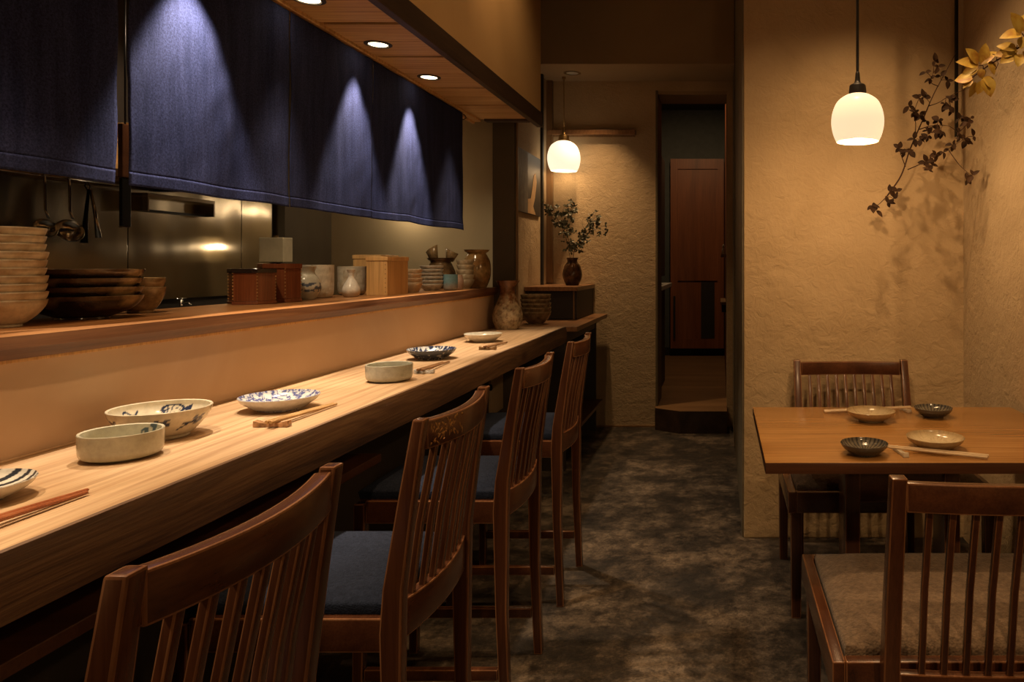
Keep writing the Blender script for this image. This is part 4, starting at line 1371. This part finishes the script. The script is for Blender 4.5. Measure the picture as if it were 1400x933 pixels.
def leaf(bm, pos, direction, normal, L, W_, bend=0.15, lobes=0, mi=0):
    d_ = Vector(direction).normalized()
    n_ = Vector(normal)
    n_ = (n_ - d_ * n_.dot(d_))
    n_ = n_.normalized() if n_.length > 1e-4 else d_.orthogonal().normalized()
    s_ = d_.cross(n_)
    k = 7
    mid, le, ri = [], [], []
    for i in range(k + 1):
        u = i / k
        w = W_ * 0.5 * (math.sin(PI * u ** 0.85) ** 0.8)
        if lobes:
            w *= 1 + 0.35 * math.sin(u * PI * 5)
        z = -bend * L * u * u
        p = Vector(pos) + d_ * (L * u) + n_ * z
        mid.append(bm.verts.new(p))
        le.append(bm.verts.new(p + s_ * w + n_ * w * 0.35) if 0 < i < k else None)
        ri.append(bm.verts.new(p - s_ * w + n_ * w * 0.35) if 0 < i < k else None)
    for i in range(k):
        for side in (le, ri):
            vsx = [mid[i], mid[i + 1], side[i + 1], side[i]]
            vsx = [q for q in vsx if q is not None]
            if len(vsx) > 2:
                f = bm.faces.new(vsx)
                f.smooth = True
                f.material_index = mi

def curve_pts(ctrl, sub=6):
    out = []
    n = len(ctrl)
    C_ = [Vector(c_) for c_ in ctrl]
    for i in range(n - 1):
        p0, p1, p2, p3 = C_[max(0, i - 1)], C_[i], C_[i + 1], C_[min(n - 1, i + 2)]
        for s in range(sub):
            t_ = s / sub
            out.append(0.5 * ((2 * p1) + (-p0 + p2) * t_ + (2 * p0 - 5 * p1 + 4 * p2 - p3) * t_ ** 2 + (-p0 + 3 * p1 - 3 * p2 + p3) * t_ ** 3))
    out.append(C_[-1])
    return out

def branch(name, label, cat, ctrl_px, leaf_px, r0, leafL, m_leaf, seed, group=None, base=None):
    """ctrl_px: lists of (px,py,d); leaf_px: (px,py,d)"""
    rnd = random.Random(seed)
    stems = [[at(*p) for p in st] for st in ctrl_px]
    org = stems[0][0] if base is None else Vector(base)
    t = thing(name, label, cat, org, 0, group)
    bm = bmesh.new()
    allp = []
    for i, st in enumerate(stems):
        pts = curve_pts(st)
        allp += pts
        k = len(pts)
        rr = r0 if i == 0 else r0 * 0.6
        add_tube(bm, [p - org for p in pts], [rr * (1 - 0.6 * j / k) for j in range(k)], 6)
    for p in leaf_px:                       # short petioles join every leaf cluster to its stem
        q = at(*p)
        c_ = min(allp, key=lambda a: (a - q).length)
        if (c_ - q).length > 0.004:
            add_tube(bm, [c_ - org, (c_ + q) / 2 - org + Vector((0, 0, 0.004)), q - org], r0 * 0.35, 5)
    obj('stem', bm, M_stem, t)
    bm = bmesh.new()
    for p in leaf_px:
        q = at(*p) - org
        k = rnd.choice((2, 3, 3, 4))
        a0 = rnd.uniform(0, 6.28)
        for i in range(k):
            a = a0 + i * 2 * PI / k * rnd.uniform(0.5, 1.0)
            L = leafL * rnd.uniform(0.6, 1.15)
            d_ = Vector((math.cos(a), rnd.uniform(-0.5, 0.5), math.sin(a)))
            leaf(bm, q, d_, (rnd.uniform(-0.4, 0.4), -1, rnd.uniform(0.0, 0.9)), L, L * rnd.uniform(0.5, 0.75), rnd.uniform(0.0, 0.4))
    obj('foliage', bm, m_leaf, t)
    return t
def scat(path, n, spread, seed):
    rnd = random.Random(seed)
    out = []
    for _ in range(n):
        i = rnd.randrange(len(path) - 1)
        u = rnd.random()
        a, c_ = path[i], path[i + 1]
        out.append(tuple(a[k] + (c_[k] - a[k]) * u + (rnd.uniform(-spread, spread) if k < 2 else rnd.uniform(-0.05, 0.05)) for k in range(3)))
    return out
V0 = (782, 372, 5.26)
B1 = [V0, (778, 345, 5.26), (772, 320, 5.24), (762, 300, 5.2), (748, 280, 5.18)]
B2 = [V0, (780, 340, 5.26), (775, 315, 5.26), (778, 293, 5.28), (784, 277, 5.3)]
B3 = [V0, (785, 345, 5.25), (796, 325, 5.2), (808, 308, 5.2), (813, 296, 5.22)]
B4 = [V0, (784, 348, 5.24), (790, 330, 5.18), (806, 318, 5.12), (826, 309, 5.1)]
lv = M_leafdark
branch('leafy_branch', 'leafy branch leaning left out of the dark corner vase', 'branch', [B1, [(765, 306, 5.2), (758, 288, 5.22), (760, 279, 5.24)]], scat(B1[2:], 33, 9, 1) + scat(B1[1:3], 8, 8, 5), 0.0024, 0.025, lv, 1, 'branches in the corner vase')
branch('leafy_branch', 'leafy branch standing upright in the dark corner vase', 'branch', [B2, [(776, 312, 5.26), (768, 296, 5.3), (772, 282, 5.32)]], scat(B2[2:], 33, 9, 2) + scat(B2[1:3], 6, 9, 6), 0.0024, 0.025, lv, 2, 'branches in the corner vase')
branch('leafy_branch', 'leafy branch rising right of centre from the corner vase', 'branch', [B3, [(800, 318, 5.2), (796, 305, 5.22), (798, 297, 5.22)]], scat(B3[2:], 27, 9, 3) + scat(B3[1:3], 9, 8, 7), 0.0024, 0.025, lv, 3, 'branches in the corner vase')
branch('leafy_branch', 'leafy branch reaching farthest right from the corner vase', 'branch', [B4], scat(B4[2:], 21, 9, 4) + scat(B4[1:3], 8, 9, 8), 0.0024, 0.025, lv, 4, 'branches in the corner vase')

# vine on the pillar wall
rv = random.Random(4)
main = [(1213, 268, 3.20), (1232, 240, 3.18), (1244, 205, 3.16), (1262, 163, 3.14), (1276, 130, 3.14), (1292, 100, 3.16), (1307, 72, 3.232)]
sub = [[(1241, 232, 3.18), (1268, 220, 3.10), (1296, 204, 3.05), (1318, 190, 3.02)],
       [(1257, 177, 3.15), (1274, 172, 3.10), (1296, 172, 3.06), (1310, 182, 3.04)],
       [(1270, 145, 3.14), (1284, 140, 3.1), (1297, 132, 3.05), (1330, 118, 2.85)],
       [(1213, 268, 3.20), (1202, 279, 3.17), (1192, 285, 3.15)],
       [(1296, 204, 3.05), (1312, 226, 3.0), (1328, 240, 2.98)],
       [(1238, 228, 3.18), (1232, 212, 3.16), (1230, 204, 3.15)],
       [(1250, 190, 3.16), (1252, 170, 3.13), (1249, 155, 3.12)],
       [(1283, 118, 3.14), (1272, 112, 3.12), (1276, 100, 3.12)],
       [(1310, 182, 3.04), (1322, 170, 3.0), (1326, 162, 2.98)]]
lp = [(1283, 92, 3.13), (1273, 108, 3.12), (1286, 104, 3.14), (1263, 133, 3.10), (1250, 154, 3.12), (1257, 158, 3.12), (1292, 142, 3.06), (1298, 146, 3.04), (1275, 174, 3.1), (1282, 180, 3.08),
      (1268, 188, 3.12), (1250, 190, 3.14), (1230, 203, 3.15), (1236, 207, 3.15), (1265, 222, 3.1), (1274, 226, 3.08), (1290, 208, 3.05), (1302, 198, 3.04), (1320, 193, 3.02), (1318, 160, 2.98),
      (1327, 162, 2.98), (1312, 180, 3.03), (1330, 240, 2.98), (1322, 246, 3.0), (1192, 281, 3.15), (1198, 288, 3.15), (1216, 262, 3.18), (1222, 272, 3.17), (1213, 277, 3.18), (1226, 262, 3.18)]
lp = lp + [(x + rv.uniform(-11, 11), y + rv.uniform(-11, 11), d_ + rv.uniform(-0.04, 0.02)) for x, y, d_ in lp[:-8]]
branch('vine_branch', 'dark trailing vine branch with small leaves in front of the pillar wall', 'branch', [main] + sub, lp, 0.0036, 0.034, M_leafolive, 21)

# yellow leaf sprig
m, nt, b = mat('yellow_autumn_leaf')
n = noise_tex(nt, coords(nt), 22, 5, 0.6, 0.4)
nt.links.new(ramp(nt, n, [(0.32, (0.30, 0.11, 0.02)), (0.5, (0.48, 0.31, 0.045)), (0.72, (0.62, 0.48, 0.12))]), b.inputs['Base Color'])
b.inputs['Roughness'].default_value = 0.5
b.inputs['Transmission Weight'].default_value = 0.0
M_yellow = m
def sprig():
    rnd = random.Random(8)
    st = [(1318, 118, 2.62), (1332, 104, 2.50), (1348, 92, 2.42), (1362, 83, 2.36), (1384, 70, 2.30), (1402, 60, 2.26), (1440, 40, 2.2), (1489, 22, 2.2)]
    pts = curve_pts([at(*p) for p in st])
    org = pts[-1]
    t = thing('leaf_sprig', 'bright yellow autumn leaf sprig hanging in at the top right edge', 'branch', org)
    bm = bmesh.new()
    add_tube(bm, [p - org for p in pts], [0.0022 + 0.0014 * i / len(pts) for i in range(len(pts))], 6)
    for a, c_ in (((1344, 94, 2.43), (1337, 90, 2.4)), ((1346, 94, 2.43), (1343, 108, 2.4)), ((1362, 83, 2.36), (1357, 74, 2.34)), ((1384, 70, 2.3), (1390, 62, 2.28)), ((1362, 83, 2.36), (1361, 95, 2.34)), ((1396, 62, 2.27), (1397, 45, 2.25))):
        add_tube(bm, curve_pts([at(*a) - org, (at(*a) + at(*c_)) / 2 - org + Vector((0.004, -0.01, 0.003)), at(*c_) - org]), 0.0014, 5)
    obj('stem', bm, M_stem, t)
    bm = bmesh.new()
    # (px,py,d, direction angle deg in the picture, length px, width px)
    L = [(1338, 90, 2.40, 165, 28, 16), (1337, 88, 2.40, 130, 26, 17), (1338, 92, 2.40, 205, 24, 15), (1341, 88, 2.39, 78, 27, 15), (1341, 88, 2.39, 48, 24, 14),
         (1341, 94, 2.39, -85, 12, 10),
         (1345, 106, 2.39, -70, 26, 20), (1344, 106, 2.39, -40, 22, 16), (1343, 110, 2.40, -105, 18, 12), (1330, 108, 2.46, 170, 22, 16), (1330, 110, 2.46, 215, 15, 10), (1334, 112, 2.44, -110, 20, 10),
         (1351, 84, 2.38, -60, 18, 12),
         (1392, 70, 2.28, 185, 29, 15), (1390, 68, 2.28, 160, 24, 13), (1390, 72, 2.28, -150, 24, 16), (1396, 74, 2.27, -110, 18, 15), (1398, 70, 2.27, -60, 22, 16),
         (1397, 48, 2.25, 175, 26, 18), (1396, 46, 2.25, 120, 30, 20), (1400, 44, 2.25, 75, 30, 20), (1398, 50, 2.25, -100, 16, 12), (1402, 48, 2.25, 20, 30, 20)]
    for px, py, d_, ang, ln, wd_ in L:
        p = at(px, py, d_) - org
        a = R(ang)
        leaf(bm, p, (math.cos(a), rnd.uniform(-0.35, 0.35), math.sin(a)), (rnd.uniform(-0.5, 0.3), -1, rnd.uniform(0.2, 0.9)), ln * d_ / 1000 * 1.08, wd_ * d_ / 1000 * 1.1, rnd.uniform(0.05, 0.35))
    obj('foliage', bm, M_yellow, t)
sprig()
# black hanging rod beside the vine
t = thing('hanging_rod', 'thin black vertical rod hanging from the ceiling in the wall corner', 'rod', (1.045, 3.24, 1.817))
obj('rod_bar', box(-0.007, 0.007, -0.007, 0.007, 0, 1.383, 0.001), M_blackmetal, t)
obj('ceiling_mount', box(-0.02, 0.02, -0.02, 0.02, 1.365, 1.3828, 0.002), M_blackmetal, t)

# wooden picture rail on the far wall
pr = thing('wall_rail', 'narrow wooden rail fixed across the far wall behind the hanging lamp', 'rail', (-0.985, 5.605, 2.263))
obj('strip', box(-0.335, 0.335, -0.025, 0.0245, -0.018, 0.018, 0.002), M_console, pr)
obj('wall_strip', box(-0.33, 0.33, 0.0246, 0.0249, -0.03, 0.03), M_trimwood, pr)

# painting on the left wall of the recess
p = thing('painting', 'unframed abstract painting, silver, black and tan, beside the grey post', 'picture', (-1.318, 5.04, 1.60))
obj('canvas', box(-0.011, 0.0, -0.31, 0.31, 0.0, 0.42, 0.001), M_dark, p)
m, nt, b = mat('tarnished_silver_paint')
n = noise_tex(nt, coords(nt, (1, 6, 2)), 6, 6, 0.65, 0.5)
nt.links.new(ramp(nt, n, [(0.3, (0.07, 0.055, 0.04)), (0.7, (0.19, 0.155, 0.115))]), b.inputs['Base Color'])
b.inputs['Roughness'].default_value = 0.75
o = obj('silver_field', box(0.0002, 0.0016, -0.308, -0.04, 0.003, 0.417), m, p)
def slab_yz(pts, x0, x1):
    bm = bmesh.new()
    a = [bm.verts.new((x0, y, z)) for y, z in pts]
    c_ = [bm.verts.new((x1, y, z)) for y, z in pts]
    bm.faces.new(a); bm.faces.new(c_[::-1])
    for i in range(len(pts)):
        j = (i + 1) % len(pts)
        bm.faces.new((a[i], a[j], c_[j], c_[i]))
    return bm
tan = plain('tan_paint', (0.52, 0.32, 0.15), 0.7)
obj('tan_shape', slab_yz([(-0.04, 0.004), (0.17, 0.004), (0.10, 0.06), (0.15, 0.12), (0.20, 0.24), (0.17, 0.30), (0.12, 0.28), (0.08, 0.18), (0.04, 0.11), (-0.04, 0.10)], 0.0002, 0.0020), tan, p)

# ------------------------------------------------------------------ kitchen
for y0, y1, lbl in ((-1.2, 2.95, 'wide brushed steel splashback panel behind the hanging ladles'), (2.955, 3.65, 'middle brushed steel splashback panel in the kitchen'), (3.655, 3.90, 'narrow brushed steel splashback panel at the kitchen’s far end')):
    o = obj('splashback', box(-2.40, -2.392, y0, y1, 1.10, 1.72, 0.001), M_steel)
    tag(o, lbl, 'splashback', 'steel splashback panels')
kw = thing('kitchen_worktop', 'dark kitchen worktop along the steel splashback behind the shelf', 'worktop', (-2.15, 1.3, 0))
obj('cabinet', box(-0.24, 0.22, -2.4, 2.55, 0.0, 1.0), M_dark, kw)
obj('top', box(-0.24, 0.24, -2.4, 2.55, 1.0005, 1.045, 0.003), M_black, kw)
tp = thing('tap', 'small chrome tap at the back of the dark kitchen worktop', 'tap', (-2.33, 3.16, 1.0455))
obj('tap_body', tube([(0, 0, 0), (0, 0, 0.055)], 0.006, 12), M_chrome, tp)
obj('cross_handle', tube([(0, -0.028, 0.057), (0, 0.028, 0.057)], 0.004, 8), M_chrome, tp)
obj('spout', tube([(0, 0, 0.035), (0.03, 0, 0.04), (0.045, 0, 0.03)], 0.004, 8), M_chrome, tp)

rl = thing('utensil_rail', 'steel utensil rail on the splashback half hidden by the curtains', 'rail', (-2.375, 2.6, 1.56))
obj('bar', tube([(0.03, -0.35, 0), (0.03, 0.30, 0)], 0.005, 10), M_chrome, rl)
for y in (-0.32, 0.27):
    obj('bracket', tube([(-0.016, y, 0), (0.03, y, 0)], 0.005, 8), M_chrome, rl)
def ladle(y, zc, r, label, hang=1.556):
    t = thing('ladle', label, 'ladle', (-2.335, y, zc), 0, 'ladles on the utensil rail')
    prof = smooth_profile([(0, -r * 0.62), (r * 0.5, -r * 0.54), (r * 0.85, -r * 0.25), (r, 0)], 6)
    inner = [(max(0, a - 0.0015), c_ + 0.0015) for a, c_ in prof[::-1]]
    o = obj('cup', lathe(prof + inner, 40), M_chrome, t, 60)
    o.rotation_euler = (0, R(68), R(-25))
    h0 = r * 0.92
    obj('handle', tube([(0.012, 0, h0), (0.004, -0.004, h0 + 0.03), (0.0, 0, hang - zc - 0.03), (-0.004, 0, hang - zc + 0.006), (0.006, 0, hang - zc + 0.012)], 0.0042, 8), M_chrome, t)
    return t
ladle(2.53, 1.376, 0.036, 'steel ladle hanging leftmost on the kitchen rail')
ladle(2.625, 1.372, 0.044, 'larger steel ladle hanging between the other utensils')
t = thing('kitchen_tongs', 'dark-handled steel tongs hanging right of the two ladles', 'tongs', (-2.345, 2.715, 1.33))
obj('arm', tube([(0, -0.02, 0.0), (0, -0.012, 0.10), (0, 0.0, 0.20)], [0.012, 0.007, 0.004], 8), M_blackmetal, t)
obj('arm', tube([(0.018, 0.022, 0.02), (0.012, 0.016, 0.10), (0.004, 0.004, 0.20)], [0.010, 0.006, 0.004], 8), M_chrome, t)
obj('hanging_ring', tube([(0, 0, 0.195), (-0.005, -0.012, 0.21), (-0.006, 0, 0.232), (-0.005, 0.012, 0.21), (0, 0, 0.195)], 0.002, 6), M_blackmetal, t)
t = thing('hanging_strap', 'dark strap-like knife sheath hanging under the curtain slit', 'strap', (-2.10, 2.58, 1.385))
obj('blade_sheath', box(-0.006, 0.006, -0.02, 0.02, 0.0, 0.17, 0.003), M_blackmetal, t)
obj('grip', box(-0.009, 0.009, -0.022, 0.022, 0.171, 0.36, 0.004), M_tableedge, t)
obj('loop', tube([(0, 0, 0.36), (0, 0, 0.80)], 0.003, 6), M_blackmetal, t)
obj('tip_cap', box(-0.0065, 0.0065, -0.0205, 0.0205, -0.005, -0.0005, 0.001), M_chrome, t)
# steel wall rack
t = thing('steel_rack', 'steel wall rack on the splashback under the brightly lit curtain', 'rack', (-2.392, 3.19, 1.47))
obj('upper_bar', box(0.0, 0.05, -0.20, 0.20, 0.06, 0.075, 0.002), M_chrome, t)
obj('lower_bar', box(0.0, 0.012, -0.19, 0.19, 0.0, 0.010, 0.001), M_blackmetal, t)
for y in (-0.20, 0.19):
    obj('bracket', box(0.0, 0.05, y, y + 0.010, 0.0, 0.0595, 0.001), M_chrome, t)
# wooden boxes on the kitchen wall shelf seen through the slit
ks = thing('kitchen_wall_shelf', 'wooden wall shelf in the kitchen glimpsed through the curtain slit', 'shelf', (-2.30, 2.75, 1.60))
obj('board', box(-0.09, 0.10, -0.42, 0.42, 0.0, 0.02, 0.002), M_lightwood, ks)
for y in (-0.38, 0.36):
    obj('bracket', box(-0.09, 0.05, y, y + 0.02, -0.04, -0.0005, 0.001), M_blackmetal, ks)
for y, h, dx, lbl in ((2.68, 0.10, 0.0, 'pale wooden kitchen box seen in the curtain slit, nearer one'), (2.86, 0.17, 0.02, 'taller pale wooden kitchen box seen in the curtain slit')):
    t = thing('wooden_box', lbl, 'box', (-2.29 + dx, y, 1.6202))
    obj('body', box(-0.06, 0.06, -0.075, 0.075, 0, h - 0.016, 0.002), M_lightwood, t)
    obj('lid', box(-0.063, 0.063, -0.078, 0.078, h - 0.0155, h, 0.002), M_lightwood, t)
# cream box on a stand; its role as a lamp is made up
t = thing('cream_box', 'small cream square box on a black stand behind the hexagonal boxes', 'lamp', (-2.20, 3.62, 1.0455))
obj('stand', lathe([(0, 0), (0.05, 0), (0.05, 0.01), (0.02, 0.02), (0.018, 0.205), (0.03, 0.215), (0, 0.215)], 24), M_blackmetal, t, 40)
obj('lamp_shade', box(-0.06, 0.06, -0.04, 0.04, 0.216, 0.338, 0.004), M_cream, t)  # body of the cream box, not a real shade
obj('top_knob', lathe([(0, 0.3385), (0.012, 0.3385), (0.012, 0.348), (0, 0.35)], 16), M_brass, t)

# ------------------------------------------------------------------ corridor furniture
t = thing('tall_fridge', 'white-edged tall steel fridge on the corridor’s left side', 'fridge', (-0.62, 6.55, 0.166))
obj('body', box(-0.12, 0.10, -0.30, 0.30, 0.98, 2.05, 0.004), M_dark, t)
obj('lower_body', box(-0.12, 0.10, -0.30, 0.30, 0.0, 0.86, 0.004), M_dark, t)
obj('worktop', box(-0.12, 0.125, -0.31, 0.9, 0.861, 0.90, 0.003), M_white, t)
obj('side_panel', box(-0.12, 0.0, -0.30, 0.30, 0.901, 0.979, 0.002), M_black, t)
for z0, z1 in ((1.05, 1.42), (1.46, 2.0)):
    obj('door_edge', box(0.1005, 0.112, -0.28, -0.255, z0, z1, 0.003), M_white, t)
t = thing('corridor_ledge', 'small wooden ledge with brackets on the corridor’s right wall', 'shelf', (0.05, 6.6, 0.0))
obj('board', box(-0.05, -0.0005, -0.25, 0.5, 0.90, 0.925, 0.002), M_trimwood, t)
obj('upper_board', box(-0.045, -0.0005, -0.25, 0.4, 1.32, 1.345, 0.002), M_trimwood, t)
obj('bracket', box(-0.04, -0.0005, 0.0, 0.02, 0.82, 0.8995, 0.001), M_black, t)
for y, lbl in ((6.5, 'small pale figurine on the corridor ledge, nearer one'), (6.72, 'small pale figurine on the corridor ledge, farther one')):
    o = ceramic('figurine', lbl, 'ornament', (0.028, y, 1.3455), jarprof([(0.012, 0), (0.014, 0.002), (0.016, 0.03), (0.008, 0.055), (0.011, 0.07), (0.004, 0.085)]), flat_col((0.55, 0.5, 0.4)), M_glaze, 24)

# ------------------------------------------------------------------ view
vsx = scene.view_settings
vsx.view_transform = 'Standard'
vsx.look = 'None'
vsx.gamma = 1
vsx.exposure = 0.0
vsx.use_curve_mapping = False
